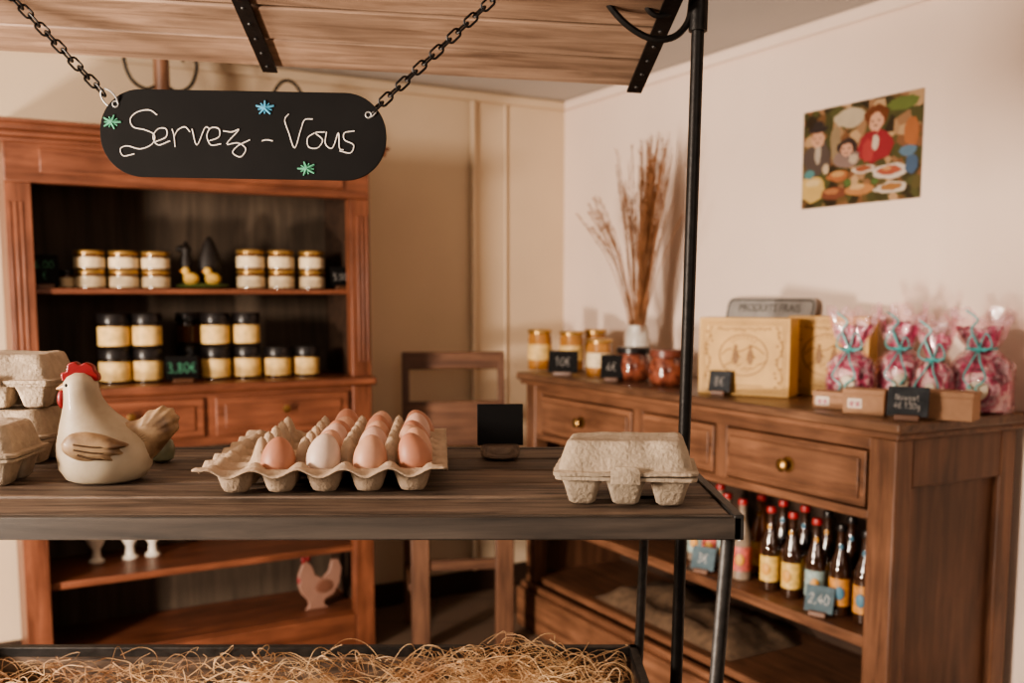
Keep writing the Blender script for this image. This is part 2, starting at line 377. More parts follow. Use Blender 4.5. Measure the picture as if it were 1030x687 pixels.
for i,px in enumerate((90,124,156)):
    for k in range(2):
        jar('preserve_jar','%s squat jar, %s stack from the left on the upper hutch shelf'%(('lower','upper')[k],ords[i]),'jar',hp(px,270,.17,ZS+k*.064),random.uniform(0,6),rj,.0635,M['gold'],M['glass_amber'],M['cream_lab'],'squat jars on the upper hutch shelf',.26)
for i,px in enumerate((252,282,313)):
    for k in range(2):
        jar('preserve_jar','%s squat jar, %s stack right of the chicks on upper hutch shelf'%(('lower','upper')[k],ords[i]),'jar',hp(px,268,.17,ZS+k*.071),random.uniform(0,6),rj,.0705,M['gold'],M['glass_amber'],M['cream_lab'],'squat jars on the upper hutch shelf',.24)
jar('preserve_jar','small dark jar right of the green-lettered slate on the upper hutch shelf','jar',hp(67,275,.2,ZS),0,.028,.062,M['blacklid'],M['glass_amber'],M['cream_lab'],None,.3)
jar('preserve_jar','small pale jar behind the slate at right end of upper hutch shelf','jar',hp(346,275,.22,ZS),0,.034,.085,M['gold'],M['glass_amber'],M['cream_lab'],None,.2)
for i,px in enumerate((115,148)):
    for k in range(2):
        jar('tall_preserve_jar','%s yellow-labelled jar, %s stack from the left on the waist board'%(('lower','upper')[k],ords[i]),'jar',hp(px,355,.15,ZW+k*.119),random.uniform(0,6),.052,.118,M['blacklid'],M['glass_dark'],M['yel_lab'],'black-lidded jars on the hutch waist board',.3,(.12,.78))
for i,px in enumerate((217,248)):
    for k in range(2):
        jar('tall_preserve_jar','%s yellow-labelled jar, %s stack right of the waist board slate'%(('lower','upper')[k],ords[i]),'jar',hp(px,350,.15,ZW+k*.119),random.uniform(0,6),.050,.118,M['blacklid'],M['glass_dark'],M['yel_lab'],'black-lidded jars on the hutch waist board',.3,(.12,.78))
for k in range(2):
    jar('tall_preserve_jar','%s dark jar in the stack standing behind the waist board slate'%(('lower','upper')[k]),'jar',hp(191,345,.29,ZW+k*.119),0,.05,.118,M['blacklid'],M['glass_dark'],M['glass_amber'],'black-lidded jars on the hutch waist board',.3)
for i,px in enumerate((279,308)):
    jar('tall_preserve_jar','single unstacked jar on the waist board, %s'%(('next to the two stacks','nearest the right hutch post')[i]),'jar',hp(px,362,.14,ZW),0,.049,.113,M['blacklid'],M['glass_dark'],M['yel_lab'],'black-lidded jars on the hutch waist board',.3,(.12,.78))
def slate(label,loc,rz,w,h,body,size,cm='chalk_dim',group='price slates',tilt=10,bm='slate'):
    t=thing('price_slate',label,'price sign',loc,rz,group)
    obj('base',MB().box(-w*.3,w*.3,-.012,.014,0,.014),M['wal'],t,bevel=.002)
    b=obj('board',MB().box(-w/2,w/2,-.0025,.0025,0,h),M[bm],t,(0,0,.010),(-R(tilt),0,0),bevel=.001)
    hand(body,size,M[cm],b,h/2,-.0030)
    return t
slate('small slate with green writing at left end of upper hutch shelf',hp(46,288,.10,ZS),HU.a,.085,.10,'6,00\n€',.026,'chalk_green')
slate('small chalk slate at right end of upper hutch shelf',hp(345,288,.10,ZS),HU.a,.09,.075,'5,50€',.024)
slate('slate with green chalk price between jar stacks on hutch waist board',hp(184,380,.07,ZW),HU.a,.11,.082,'3,80€',.034,'chalk_green')
orn=thing('chick_ornament','yellow chicks and dark pine cones on green base, middle of upper hutch shelf','ornament',hp(204,285,.17,ZS),HU.a)
obj('green_base',MB().ell((0,0,.0115),(.095,.05,.011),20,8),C((.10,.13,.04)),orn)
m=MB().ell((.030,.02,.102),(.038,.03,.085),20,12,fn=lambda v:Vector((v.x*(1-.40*v.z/.085),v.y*(1-.40*v.z/.085),v.z)))
obj('dark_egg',m,M['pine'],orn,smooth=80)
m=MB().lathe([(.014,0),(.018,.05),(.024,.08),(.014,.11),(.020,.13),(.003,.155)],12,(-.05,.025,.012)).ell((-.062,.025,.14),(.022,.012,.014),12,8)
obj('dark_figurine',m,M['pine'],orn)
for x in (-.045,.03):
    m=MB().ell((x,-.025,.036),(.028,.02,.022),16,10).ell((x-.018,-.027,.062),(.015,.014,.015),14,8)
    ck=obj('chick',m,C((.66,.42,.10),.8),orn)
    obj('beak',MB().lathe([(.004,0),(.0005,.010)],8),C((.5,.15,.03)),ck,(x-.031,-.027,.062),(0,-math.pi/2,0))
for i,px in enumerate((97,131,154)):
    tag(obj('egg_cup',MB().lathe([(.026,0),(.028,.006),(.016,.016),(.013,.045),(.022,.06),(.034,.085),(.037,.12),(.033,.12),(.028,.09),(.005,.07)],20,cap1=False),C((.70,.64,.55),.3),None,hp(px,560,.24,ZL+.0005)),'white footed cup, %s from the left on the lower hutch shelf'%ords[i],'cup','white footed cups on the lower hutch shelf')
pts=[(299,574),(303,563),(308,558),(314,564),(317,574),(325,579),(332,572),(335,560),(342,560),(346,570),(343,586),(336,597),(327,601),(326,606),(332,610),(306,610),(310,606),(309,600),(302,592),(299,583),(302,578)]
s_=3.7/1000
pl=thing('hen_figurine','flat painted hen figurine on the bottom board of the hutch','figurine',hp(321,610,.12,ZB+.001),HU.a)
obj('body',MB().prism([((x-321)*s_,(610-y)*s_) for x,y in pts],-.008,.008),C((.27,.15,.11),.5),pl,bevel=.003)
obj('comb',MB().ell((-.055,0,.195),(.012,.007,.018),12,8).ell((-.04,0,.20),(.010,.007,.014),12,8).ell((-.075,0,.12),(.008,.007,.016),12,8),M['red'],pl)
obj('wing',MB().ell((.02,-.008,.085),(.038,.004,.026),16,8),C((.16,.07,.045),.5),pl)
t=thing('iron_candelabra','wooden stem with curved iron arms standing on top of the hutch','ornament',hp(164,120,.2,ZT+.0045),HU.a)
obj('stem',MB().lathe([(.05,0),(.05,.012),(.028,.02),(.026,.30),(.028,.31),(.003,.318)],14),M['wal_v'],t)
for sgn in (-1,1):
    obj('arm',MB().tube(catmull([(0,0,.20),(.05*sgn,0,.17),(.10*sgn,0,.20),(.12*sgn,0,.27),(.09*sgn,0,.30),(.07*sgn,0,.275)]),.006,8),M['iron'],t)
t=thing('wicker_basket','basket with arched iron handle on top of the hutch behind the hanging sign','basket',hp(291,140,.22,ZT+.0045),HU.a)
m=MB()
for k in range(7): m.lathe([(.06+k*.003,.003+k*.013),(.065+k*.003,.0095+k*.013),(.06+k*.003,.016+k*.013)],20,cap0=(k==0),cap1=False)
obj('basket_body',m,M['burlap'],t)
obj('handle',MB().tube([(.075*math.cos(a),0,.09+.165*math.sin(a)) for a in [math.pi*k/16 for k in range(17)]],.006,8),M['iron'],t)
# ------------------------------------------------------------ sideboard
L=SB.hit(905,428,0).x; DS=.50; ZC=1.03
side=thing('sideboard','long brown wooden sideboard with drawers and open bottle shelf along right wall','cabinet',SB.o,SB.a)
obj('countertop',MB().box(0,L,-.0,DS,ZC-.028,ZC),M['wal_top'],side,bevel=.006)
obj('top_moulding',MB().box(.012,L-.012,.012,DS,ZC-.045,ZC-.028),M['wal'],side,bevel=.004)
x0,x1=.03,L-.03; y0=.03
obj('corner_post',MB().box(x0,x0+.07,y0,y0+.06,0,ZC-.045),M['wal_v'],side,bevel=.005)
obj('corner_post',MB().box(x1-.085,x1,y0,y0+.06,0,ZC-.045),M['wal_v'],side,bevel=.005)
obj('corner_post',MB().box(x1-.07,x1,DS-.07,DS-.01,0,ZC-.045),M['wal_v'],side,bevel=.005)
obj('upper_rail',MB().box(x0+.07,x1-.085,y0+.005,y0+.04,.95,ZC-.045),M['wal'],side,bevel=.003)
obj('lower_rail',MB().box(x0+.07,x1-.085,y0+.005,y0+.04,.772,.797),M['wal'],side,bevel=.003)
for a,b in ((x0+.07,.143),(.745,.80),(1.165,1.215)):
    obj('drawer_divider',MB().box(a,b,y0+.005,y0+.04,.79,.955),M['wal_v'],side,bevel=.002)
for a,b in ((.143,.745),(.80,1.165),(1.215,x1-.088)):
    m=MB().box(a+.004,b-.004,y0+.0,y0+.03,.802,.946).box(a+.022,b-.022,y0-.006,y0,.822,.926)
    dr=obj('drawer',m,M['wal'],side,bevel=.004)
    xc=(a+b)/2
    obj('knob',MB().lathe([(.022,0),(.022,.003),(.007,.006),(.007,.016),(.017,.022),(.019,.028),(.012,.034),(.003,.036)],18),M['brass'],dr,(xc,y0-.006,.874),(math.pi/2,0,0))
obj('end_rail',MB().box(x1-.06,x1-.002,y0+.06,DS-.07,.86,ZC-.045),M['wal_y'],side,bevel=.005)
obj('end_rail',MB().box(x1-.06,x1-.002,y0+.06,DS-.07,.0,.13),M['wal_y'],side,bevel=.005)
obj('end_panel',MB().box(x1-.04,x1-.022,y0+.05,DS-.06,.1,.88),M['wal_y'],side)
obj('end_panel',MB().box(x0+.01,x0+.03,y0+.05,DS-.01,0,ZC-.045),M['wal_y'],side)
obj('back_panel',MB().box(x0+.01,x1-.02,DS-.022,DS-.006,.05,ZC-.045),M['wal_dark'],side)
ZSH=.466
obj('shelf',MB().box(x0+.03,x1-.04,y0+.012,DS-.022,ZSH-.03,ZSH),M['wal'],side,bevel=.003)
obj('bottom_board',MB().box(x0+.03,x1-.04,y0+.012,DS-.022,.19,.215),M['wal'],side,bevel=.003)
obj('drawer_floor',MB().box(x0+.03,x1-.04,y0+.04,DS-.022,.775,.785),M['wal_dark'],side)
obj('plinth',MB().box(x0-.02,x1+.01,y0-.035,y0+.01,0,.16).box(x0-.01,x1,y0-.02,y0+.01,.16,.185),M['wal'],side,bevel=.006)
def sp(px,py,c,z=ZC+.0005):
    p=SB.hit(px,py,c); return SB.w(p.x,c,z)
g='glass jars on the far end of the sideboard'
jar('honey_jar','tall gold-lidded honey jar at the far left end of the sideboard','jar',sp(543,350,.15),0,.050,.165,M['gold'],M['honey'],M['yel_lab'],g,.12,(.28,.60))
jar('honey_jar','gold-lidded jar behind the larger price slate on the sideboard','jar',sp(575,345,.24),0,.050,.160,M['gold'],M['honey'],M['yel_lab'],g,.12,(.28,.60))
jar('honey_jar','gold-lidded jar at the back, partly hidden by other honey jars','jar',sp(599,340,.36),0,.046,.165,M['gold'],M['honey'],M['yel_lab'],g,.12,(.28,.60))
jar('honey_jar','gold-lidded jar directly behind the smaller price slate, front row','jar',sp(603,355,.17),0,.050,.140,M['gold'],M['honey'],M['cream_lab'],g,.12,(.28,.60))
jar('sauce_jar','wide round jar with black lid, left of the pair near the dried grass','jar',sp(637,360,.16),0,.061,.120,M['blacklid'],M['terrine'],None,g,.2,rnd=True)
jar('sauce_jar','wide round jar with reddish brown lid, nearest the yellow boxes','jar',sp(671,362,.14),0,.059,.122,M['brownlid'],M['terrine'],None,g,.22,rnd=True)
slate('larger chalk price slate in front of gold-lidded jars',sp(566,368,.06),SB.a+R(45),.115,.085,'10€',.032)
slate('smaller chalk price slate in front of the dark jars',sp(615,374,.07),SB.a+R(45),.08,.085,'6€',.028)
vc=.33; vl=SB.hit(641,360,vc); vp=SB.w(vl.x,vc,ZC+.0005)
tag(obj('vase',MB().lathe([(.034,0),(.042,.01),(.050,.09),(.044,.155),(.036,.18),(.038,.19),(.035,.19),(.033,.18),(.03,.15)],20,cap1=False),M['vase'],None,vp),'pale vase holding dried grass near the room corner','vase')
m=MB()
for i in range(150):
    a=random.uniform(0,2*math.pi); sp_=min(1.1,abs(random.gauss(0,.55))); l=random.uniform(.50,.82)
    dx=math.cos(a)*sp_*.15+.06; dy=math.sin(a)*sp_*.08
    stray=(i%13==0)
    if stray: dx=random.uniform(-.27,-.20); l=random.uniform(.50,.64)
    b0=Vector((random.uniform(-.018,.018),random.uniform(-.015,.015),.06))
    P=catmull([b0,b0+Vector((dx*(.22 if stray else .33),dy*.25,l*.35)),b0+Vector((dx*(.58 if stray else .72),dy*.6,l*.7)),b0+Vector((dx*1.15+random.uniform(-.02,.02),dy,l))],3)
    m.tube(P,.0016,3)
    dirv=(P[-1]-P[-3]).normalized()
    for k in range(16):
        s0=P[-1]-dirv*random.uniform(0,.20 if stray else .28); o_=(dirv*1.8+Vector((random.gauss(0,.6),random.gauss(0,.4),random.uniform(0,.8)))).normalized()*random.uniform(.02,.042)
        m._add([s0,s0+o_+Vector((.002,0,0)),s0+o_*.5+Vector((.0,.003,.004))],[(0,1,2)])
tag(obj('dried_grass',m,M['grass'],None,vp,(0,0,SB.a),smooth=0),'brown dried grass bunch standing in the pale vase','dried grass',kind='stuff')
pa=SB.hit(722,305,.44); pb=SB.hit(810,305,.44)
t=thing('tin_sign','grey rounded tin sign leaning on the wall behind the yellow boxes','sign',SB.w((pa.x+pb.x)/2,.425,ZC+.002),SB.a)
w_=(pb.x-pa.x)
def rrz(hx,hz,r,y): return [Vector((v.x,y,v.y+.15)) for v in rr(hx,hz,r,0)]
b=obj('plate',MB().loft([rrz(w_/2,.15,.025,0),rrz(w_/2,.15,.025,.004)]),M['tin'],t,rot=(-R(13),0,0))
obj('border',MB().tube(rrz(w_/2-.008,.142,.02,-.001),.003,6,closed=True),M['tin_text'],b)
text('PRODUITS FRAIS',.040,M['tin_text'],b,(0,-.0012,.264))
def ybox(label,loc,rz,w,d,h):
    t=thing('gift_box',label,'box',loc,rz,'yellow gift boxes')
    obj('carton',MB().box(-w/2,w/2,-d/2,d/2,0,h),M['yelbox'],t,bevel=.003)
    m=MB(); y=-d/2-.0008
    for ins in (.012,.02):
        m.tube([(-w/2+ins,y,ins),(w/2-ins,y,ins),(w/2-ins,y,h-ins),(-w/2+ins,y,h-ins)],.0011,4,closed=True)
    m.tube([(.075*math.cos(a),y,h*.52+.062*math.sin(a)) for a in [2*math.pi*k/28 for k in range(28)]],.0016,5,closed=True)
    rn=random.Random(5)
    # hatched landscape, figures and rays in the oval
    for k in range(9):
        x=-.06+k*.015; z0=h*.36+.010*math.sin(k); m.tube([(x-.006,y,z0),(x+.010,y,z0+rn.uniform(.004,.012))],.0011,4)
    for sx in (-.024,.022):
        m.ell((sx,y,h*.50),(.010,.001,.024),12,8).ell((sx,y,h*.50+.030),(.006,.001,.007),10,6)
        m.tube(catmull([(sx-.012,y,h*.46),(sx,y,h*.53),(sx+.016,y,h*.49)],4),.0016,4)
    m.tube(catmull([(-.068,y,h*.52),(-.045,y,h*.60),(-.01,y,h*.57),(.03,y,h*.64),(.066,y,h*.54)],4),.0012,4)
    for k in range(7):
        q=math.pi*(.2+.1*k); m.tube([(.035*math.cos(q),y,h*.62+.025*math.sin(q)),(.052*math.cos(q),y,h*.62+.036*math.sin(q))],.0008,4)
    for sx in (-1,1):
        m.tube(catmull([(sx*(w/2-.03)+sx*.008*math.sin(k*1.3),y,.035+k*(h-.07)/9) for k in range(10)],4),.001,4)
        for k in range(14): m.ell((sx*(w/2-.034)+rn.uniform(-.010,.010),y,.03+k*(h-.06)/13),(.004,.001,.003),8,6)
    for k in range(22): m.ell((-w*.28+k*w*.027,y,h-.034+rn.uniform(-.003,.003)),(.0016,.001,rn.uniform(.003,.007)),6,6)
    for k in range(16): m.ell((-w*.2+k*w*.027,y,.030),(.0016,.001,.004),6,6)
    obj('printed_drawing',m,M['print'],t)
    return t
p=SB.hit(752,385,.17); ybox('yellow illustrated gift box facing the room, in front of the tin sign',SB.w(p.x,.17,ZC+.0005),-R(33),.285,.09,.235)
p=SB.hit(836,375,.37); ybox('yellow gift box standing behind the pink bags',SB.w(p.x,.37,ZC+.0005),-R(38),.25,.08,.240)
slate('small slate leaning on the front of the yellow illustrated box',sp(723,385,.075),-R(35),.07,.065,'8€',.026,tilt=14,bm='slate_g')
def bag(label,loc,rz,w,h,seed,pinch=.62):
    t=thing('gift_bag',label,'gift bag',loc,rz,'pink gift bags tied with ribbon'); n=48
    def shape(prof,k0,spike):
        rings=[]
        for zz,a,b_ in prof:
            ring=[]
            for j in range(n):
                ph=2*math.pi*j/n
                k=1+k0*noise.noise(Vector((math.cos(ph)*3+seed,math.sin(ph)*3,zz*6)))+(.22*math.sin(ph*8+seed)*max(0,zz-pinch)*2.2)
                dz=spike*(.5+.5*math.sin(ph*4+seed*2))*(1 if zz>.95 else .4 if zz>.85 else 0)
                ring.append(Vector((w*a*math.cos(ph)*k+(zz-pinch)*(.12*w*math.sin(seed*3) if zz>pinch else 0),w*.8*b_*math.sin(ph)*k,h*zz+dz)))
            rings.append(ring)
        return rings
    P=pinch
    obj('contents',MB().loft(shape([(.01,.42,.44),(.04,.47,.53),(P*.5,.49,.55),(P*.8,.42,.42),(P*.97,.16,.14)],.14,0)),M['bag'],t,smooth=80)
    obj('cellophane',MB().loft(shape([(0,.46,.5),(.04,.52,.58),(P*.4,.54,.60),(P*.75,.50,.5),(P*.93,.32,.26),(P,.22,.17),(P+.05,.27,.19),(P+.15,.38,.24),(P+.25,.46,.26),(1.0,.50,.28)],.2,.040),True,False),M['cello'],t,smooth=25)
    obj('printed_tissue',MB().loft(shape([(P*.9,.18,.14),(P,.17,.13),(P+.06,.22,.14),(P+.18,.34,.18),(.90,.38,.2)],.3,.03),False,False),M['bag'],t,smooth=30)
    m=MB(); z=h*P
    m.tube([(w*.24*math.cos(a),w*.17*math.sin(a),z) for a in [2*math.pi*k/16 for k in range(16)]],.0035,6,closed=True)
    q=random.Random(int(seed*10))
    for s1 in (-1,1):
        e=q.uniform(.7,1.3)
        m.tube(catmull([(0,-w*.18,z),(s1*.018*e,-w*.27,z+.045*e),(s1*.034*e,-w*.24,z+.012),(s1*.014,-w*.22,z-.004),(0,-w*.18,z)]),.0020,5)
        m.tube(catmull([(0,-w*.18,z),(s1*.012*e,-w*.46,z-.03),(s1*.030*e,-w*.57,z-.07),(s1*.006,-w*.58,z-.095),(s1*.016,-w*.58,z-.12*e)]),.0024,5)
    m.tube(catmull([(0,-w*.16,z),(-.02,-w*.22,z+.05),(-.005,-w*.25,z+.075),(-.035,-w*.22,z+.10)]),.0026,5)
    obj('ribbon',m,M['ribbon'],t)
    obj('paper_tag',MB().ell((w*.05,-w*.48,h*.26),(w*.17,.003,h*.11),16,8),C((.60,.50,.38)),t)
    return t
bag('pink bag with turquoise ribbon nearest the yellow boxes',sp(856,370,.215),-R(35),.125,.235,1.1,.66)
bag('pink bag with turquoise ribbon, standing behind its two neighbours',sp(905,365,.34),-R(25),.13,.245,4.2,.64)
bag('pink bag with hanging ribbon just left of the largest bag',sp(940,368,.265),-R(40),.095,.215,2.9,.64)
bag('largest pink bag at the right end of the sideboard',sp(986,372,.38),-R(35),.155,.235,7.9,.70)
def kbox(label,loc,rz,w,d,h,lab=True):
    t=thing('cardboard_box',label,'box',loc,rz,'small brown cardboard boxes')
    obj('carton',MB().box(-w/2,w/2,-d/2,d/2,0,h-.012),M['kraft'],t,bevel=.002)
    obj('lid_flap',MB().box(-w/2-.001,w/2+.001,-d/2-.001,d/2+.001,h-.012,h+.001),M['kraft'],t,bevel=.001)
    if lab:
        l=obj('sticker',MB().box(-.018,.018,-.0012,0,-.012,.012),C((.62,.52,.42)),t,(-w*.2,-d/2-.0002,h*.45))
        obj('sticker_print',MB().box(-.013,-.002,-.0008,0,-.008,.005).box(.002,.013,-.0008,0,-.008,.005),M['red'],l,(0,-.0012,0))
kbox('brown cardboard box furthest left, below the first pink bag',sp(838,395,.115),-R(38),.09,.055,.045)
kbox('brown cardboard box with red and white sticker left of two-line slate',sp(872,408,.085),-R(38),.105,.06,.064)
kbox('long brown cardboard box at the right front of the sideboard',sp(939,405,.165),-R(38),.20,.075,.068,False)
slate('larger chalk slate with two written lines before the long cardboard box',sp(912,420,.060),-R(30),.095,.073,'Nougat\n4€ 130g',.0145,'chalk_dim',tilt=14,bm='slate_g')
M['L_or']=plain('orange label',(.55,.25,.06),.5,var=.3,scale=80); M['L_ye']=plain('yellow bottle label',(.66,.44,.13),.5,var=.3,scale=80)
M['L_te']=plain('teal label',(.30,.40,.38),.5,var=.3,scale=80); M['L_re']=plain('red label',(.50,.12,.10),.5,var=.5,scale=60)
M['liq']=plain('cola brown bottle',(.035,.014,.007),.05,var=.2,coat=1); M['liq2']=plain('amber bottle',(.20,.06,.013),.05,var=.2,coat=1); M['liq3']=plain('clear bottle',(.26,.20,.15),.05,var=.2,coat=1)
def bottle(label,loc,capm,labm,liq,rz=0):
    t=thing('bottle',label,'bottle',loc,rz,'drink bottles on the sideboard shelf')
    r=.030; h=.25
    obj('glass',cached(('bot',liq.name),lambda:MB().lathe([(r*.85,0),(r,.005),(r,.125),(r*.93,.142),(r*.55,.175),(r*.42,.195),(r*.40,h-.02),(r*.46,h-.016),(r*.46,h-.012)],20).mesh('glass')),liq,t)
    obj('paper_label',cached(('botl',labm.name),lambda:MB().lathe([(r*1.02,.03),(r*1.02,.105)],20,cap0=False,cap1=False).mesh('l')),labm,t)
    em=C((.60,.30,.06)) if labm!=M['L_or'] else C((.08,.20,.28)); k='o' if labm==M['L_or'] else 'x'
    obj('label_emblem',cached(('bote',k),lambda:MB().ell((0,-r*1.03,.066),(.013,.003,.019),12,8).mesh('e')),em,t)
    obj('neck_emblem',cached(('botn',k),lambda:MB().ell((0,-r*.46,.19),(.006,.003,.008),10,6).mesh('e')),em,t)
    obj('cap',cached(('botc',capm.name),lambda:MB().lathe([(r*.50,h-.018),(r*.52,h-.016),(r*.48,h-.002),(r*.3,h)],16).mesh('c')),capm,t)
rc=C((.36,.03,.03),.35); bc=M['blacklid']
lab={'L_or':'orange','L_ye':'yellow','L_te':'teal','L_re':'red'}
front=[(746,'L_re',rc,'liq3'),(775,'L_ye',rc,'liq'),(797,'L_ye',rc,'liq'),(821,'L_te',rc,'liq'),(846,'L_or',bc,'liq'),(871,'L_or',bc,'liq')]
for i,(px,l,c,q) in enumerate(front):
    bottle('%s-labelled bottle, %s from the left in the front row of the shelf'%(lab[l],ords[i]),sp(px,570,.13,ZSH+.0005),c,M[l],M[q],-R(30)+random.uniform(-.3,.3))
back=[(765,'L_ye',rc,'liq2'),(787,'L_or',rc,'liq'),(809,'L_or',rc,'liq'),(832,'L_ye',bc,'liq'),(856,'L_or',bc,'liq')]
for i,(px,l,c,q) in enumerate(back):
    bottle('%s-labelled bottle, %s from the left in the row behind front bottles'%(lab[l],ords[i]),sp(px,560,.225,ZSH+.0005),c,M[l],M[q],-R(30)+random.uniform(-.3,.3))
for i,(px,c_,l) in enumerate(((701,.15,'L_te'),(716,.15,'L_re'),(731,.15,'L_te'),(708,.23,'L_ye'),(724,.23,'L_te'))):
    bottle('%s-labelled bottle seen between cart legs, %s row, %s from the left'%(lab[l],'front' if i<3 else 'back',ords[i%3]),sp(px,540,c_,ZSH+.0005),bc if i%2 else rc,M[l],M['liq3'],-R(30))
slate('pale bluish slate in front of the bottles at the right of the shelf',sp(823,610,.065,ZSH+.0005),-R(38),.08,.072,'2,40',.026,'chalk',tilt=16,bm='slate_b')
slate('bluish slate in front of the leftmost bottles between the cart legs',sp(706,572,.065,ZSH+.0005),-R(38),.08,.072,'3€',.028,'chalk',tilt=16,bm='slate_b')
m=MB(); nx,ny=30,12; vs=[]; fs=[]
for i in range(nx+1):
    for j in range(ny+1):
        x=.45+i/nx*.75; y=.08+j/ny*.3
        e=min(i,nx-i,j*2,(ny-j)*2)/4.0; e=min(1,e)
        vs.append((x,y,.217+e*(.05+.04*noise.noise(Vector((x*7,y*9,0)))+.015*noise.noise(Vector((x*25,y*25,3))))))
for i in range(nx):
    for j in range(ny):
        a=i*(ny+1)+j; fs.append((a,a+ny+1,a+ny+2,a+1))
m._add(vs,fs)
tag(obj('burlap_sack',m,M['burlap'],None,SB.o,(0,0,SB.a),smooth=80),'crumpled brown burlap sack lying on the bottom board of the sideboard','sack')
# ------------------------------------------------------------ poster
p0=WR.hit(808,160,-.001); p1=WR.hit(928,145,-.001)
zt=(WR.hit(808,113,-.001).z+WR.hit(928,90,-.001).z)/2; zb=(WR.hit(808,210,-.001).z+WR.hit(928,199,-.001).z)/2
PW=p1.x-p0.x; PH=zt-zb
def poster_mat():
    m,nt,b=new_mat('poster ground'); N=nt.nodes; Lk=nt.links
    tc=N.new('ShaderNodeTexCoord'); v=N.new('ShaderNodeTexVoronoi'); v.inputs['Scale'].default_value=32
    Lk.new(tc.outputs['Object'],v.inputs['Vector'])
    r=N.new('ShaderNodeValToRGB'); e=r.color_ramp.elements; e[0].color=(.03,.02,.012,1); e[1].color=(.45,.30,.17,1)
    x=e.new(.45); x.color=(.08,.08,.03,1); x=e.new(.7); x.color=(.18,.08,.04,1)
    sep=N.new('ShaderNodeSeparateColor'); Lk.new(v.outputs['Color'],sep.inputs[0]); Lk.new(sep.outputs[0],r.inputs['Fac'])
    Lk.new(r.outputs['Color'],b.inputs['Base Color']); b.inputs['Roughness'].default_value=.3; return m
po=thing('poster','unframed printed poster of old-fashioned children with food on right wall','poster',WR.w(p0.x,-.002,zb),WR.a)
obj('print',MB().box(0,PW,-.001,.001,0,PH),poster_mat(),po)
els=[(.42,.86,.14,.10,(.50,.42,.30)),(.85,.90,.13,.07,(.14,.18,.05)),(.30,.62,.05,.2,(.30,.22,.13)),(.92,.62,.06,.15,(.40,.15,.06)),
(.14,.50,.13,.19,(.10,.075,.065)),(.14,.56,.03,.12,(.45,.38,.30)),(.14,.70,.062,.09,(.62,.36,.24)),(.14,.80,.10,.035,(.035,.025,.025)),(.14,.84,.06,.05,(.04,.03,.028)),
(.64,.54,.16,.17,(.30,.03,.04)),(.58,.50,.05,.12,(.40,.06,.06)),(.64,.82,.10,.12,(.16,.05,.02)),(.64,.77,.065,.095,(.66,.38,.26)),(.64,.58,.03,.08,(.60,.50,.40)),
(.40,.46,.12,.10,(.24,.17,.15)),(.40,.58,.085,.085,(.05,.03,.025)),(.40,.55,.055,.07,(.60,.34,.24)),(.46,.45,.04,.05,(.5,.4,.3)),
(.10,.20,.13,.14,(.58,.40,.15)),(.10,.26,.07,.04,(.66,.50,.26)),(.07,.35,.05,.05,(.10,.25,.25)),(.33,.30,.10,.06,(.38,.14,.06)),(.33,.32,.06,.03,(.55,.32,.14)),(.30,.13,.12,.07,(.20,.07,.04)),(.28,.15,.07,.03,(.42,.18,.08)),
(.55,.33,.10,.045,(.60,.50,.40)),(.55,.34,.07,.03,(.32,.10,.05)),(.52,.14,.12,.06,(.46,.22,.09)),(.50,.17,.07,.03,(.60,.40,.20)),(.76,.28,.15,.075,(.62,.54,.46)),(.76,.29,.10,.045,(.38,.10,.06)),(.74,.31,.04,.02,(.56,.30,.14)),
(.78,.12,.14,.06,(.60,.52,.42)),(.78,.13,.09,.035,(.36,.17,.06)),(.93,.32,.05,.10,(.07,.12,.20)),(.22,.38,.03,.06,(.56,.44,.30)),(.90,.45,.07,.05,(.12,.20,.28)),(.42,.22,.03,.04,(.10,.16,.05)),(.65,.20,.03,.03,(.10,.16,.05))]
m=MB(); mats=[]
for i,(cx,cy,a,b_,c) in enumerate(els):
    c=tuple(x*.85 for x in c)
    pm=C(c,.4)
    if pm not in mats: mats.append(pm)
    m.cur=mats.index(pm); y=-.0014-i*.00006
    rn=random.Random(i)
    m._add([Vector((PW*(min(.995,max(.005,cx+a*math.cos(q)*rn.uniform(.8,1.1)))),y,PH*(min(.995,max(.005,cy+b_*math.sin(q)*rn.uniform(.8,1.1)))))) for q in [2*math.pi*k/18 for k in range(18)]],[tuple(range(18))])
mats.append(C((.03,.02,.02),.4)); m.cur=len(mats)-1
for fx,fy in ((.14,.71),(.64,.78),(.40,.56)):
    for s1 in (-1,1):
        m._add([Vector((PW*(fx+s1*.025+.008*math.cos(q)),-.0042,PH*(fy+.01*math.sin(q)))) for q in [2*math.pi*k/10 for k in range(10)]],[tuple(range(10))])
    m._add([Vector((PW*(fx+.018*math.cos(q)),-.0042,PH*(fy-.045+.006*math.sin(q)))) for q in [2*math.pi*k/10 for k in range(10)]],[tuple(range(10))])
obj('figures',m,mats,po,smooth=0,fixn=False)
# ------------------------------------------------------------ chair
cc=onz(461,640,0); cc.y+=.06
ch=thing('high_chair','tall brown wooden chair with two back rails between hutch and sideboard','chair',cc,R(8))
cw=.195
for sx in (-1,1):
    obj('back_leg',MB().hexa([Vector((sx*cw-.018,.13,0)),Vector((sx*cw+.018,.13,0)),Vector((sx*cw+.018,.17,0)),Vector((sx*cw-.018,.17,0))],[Vector((sx*cw-.014,.19,1.105)),Vector((sx*cw+.014,.19,1.105)),Vector((sx*cw+.014,.215,1.105)),Vector((sx*cw-.014,.215,1.105))]),M['chair_v'],ch,bevel=.004)
    obj('front_leg',MB().box(sx*(cw-.035)-.035,sx*(cw-.035)+.035,-.19,-.15,0,.60),M['chair_v'],ch,bevel=.004)
    obj('side_stretcher',MB().box(sx*cw-.010,sx*cw+.010,-.16,.15,.22,.25),M['chair_v'],ch)
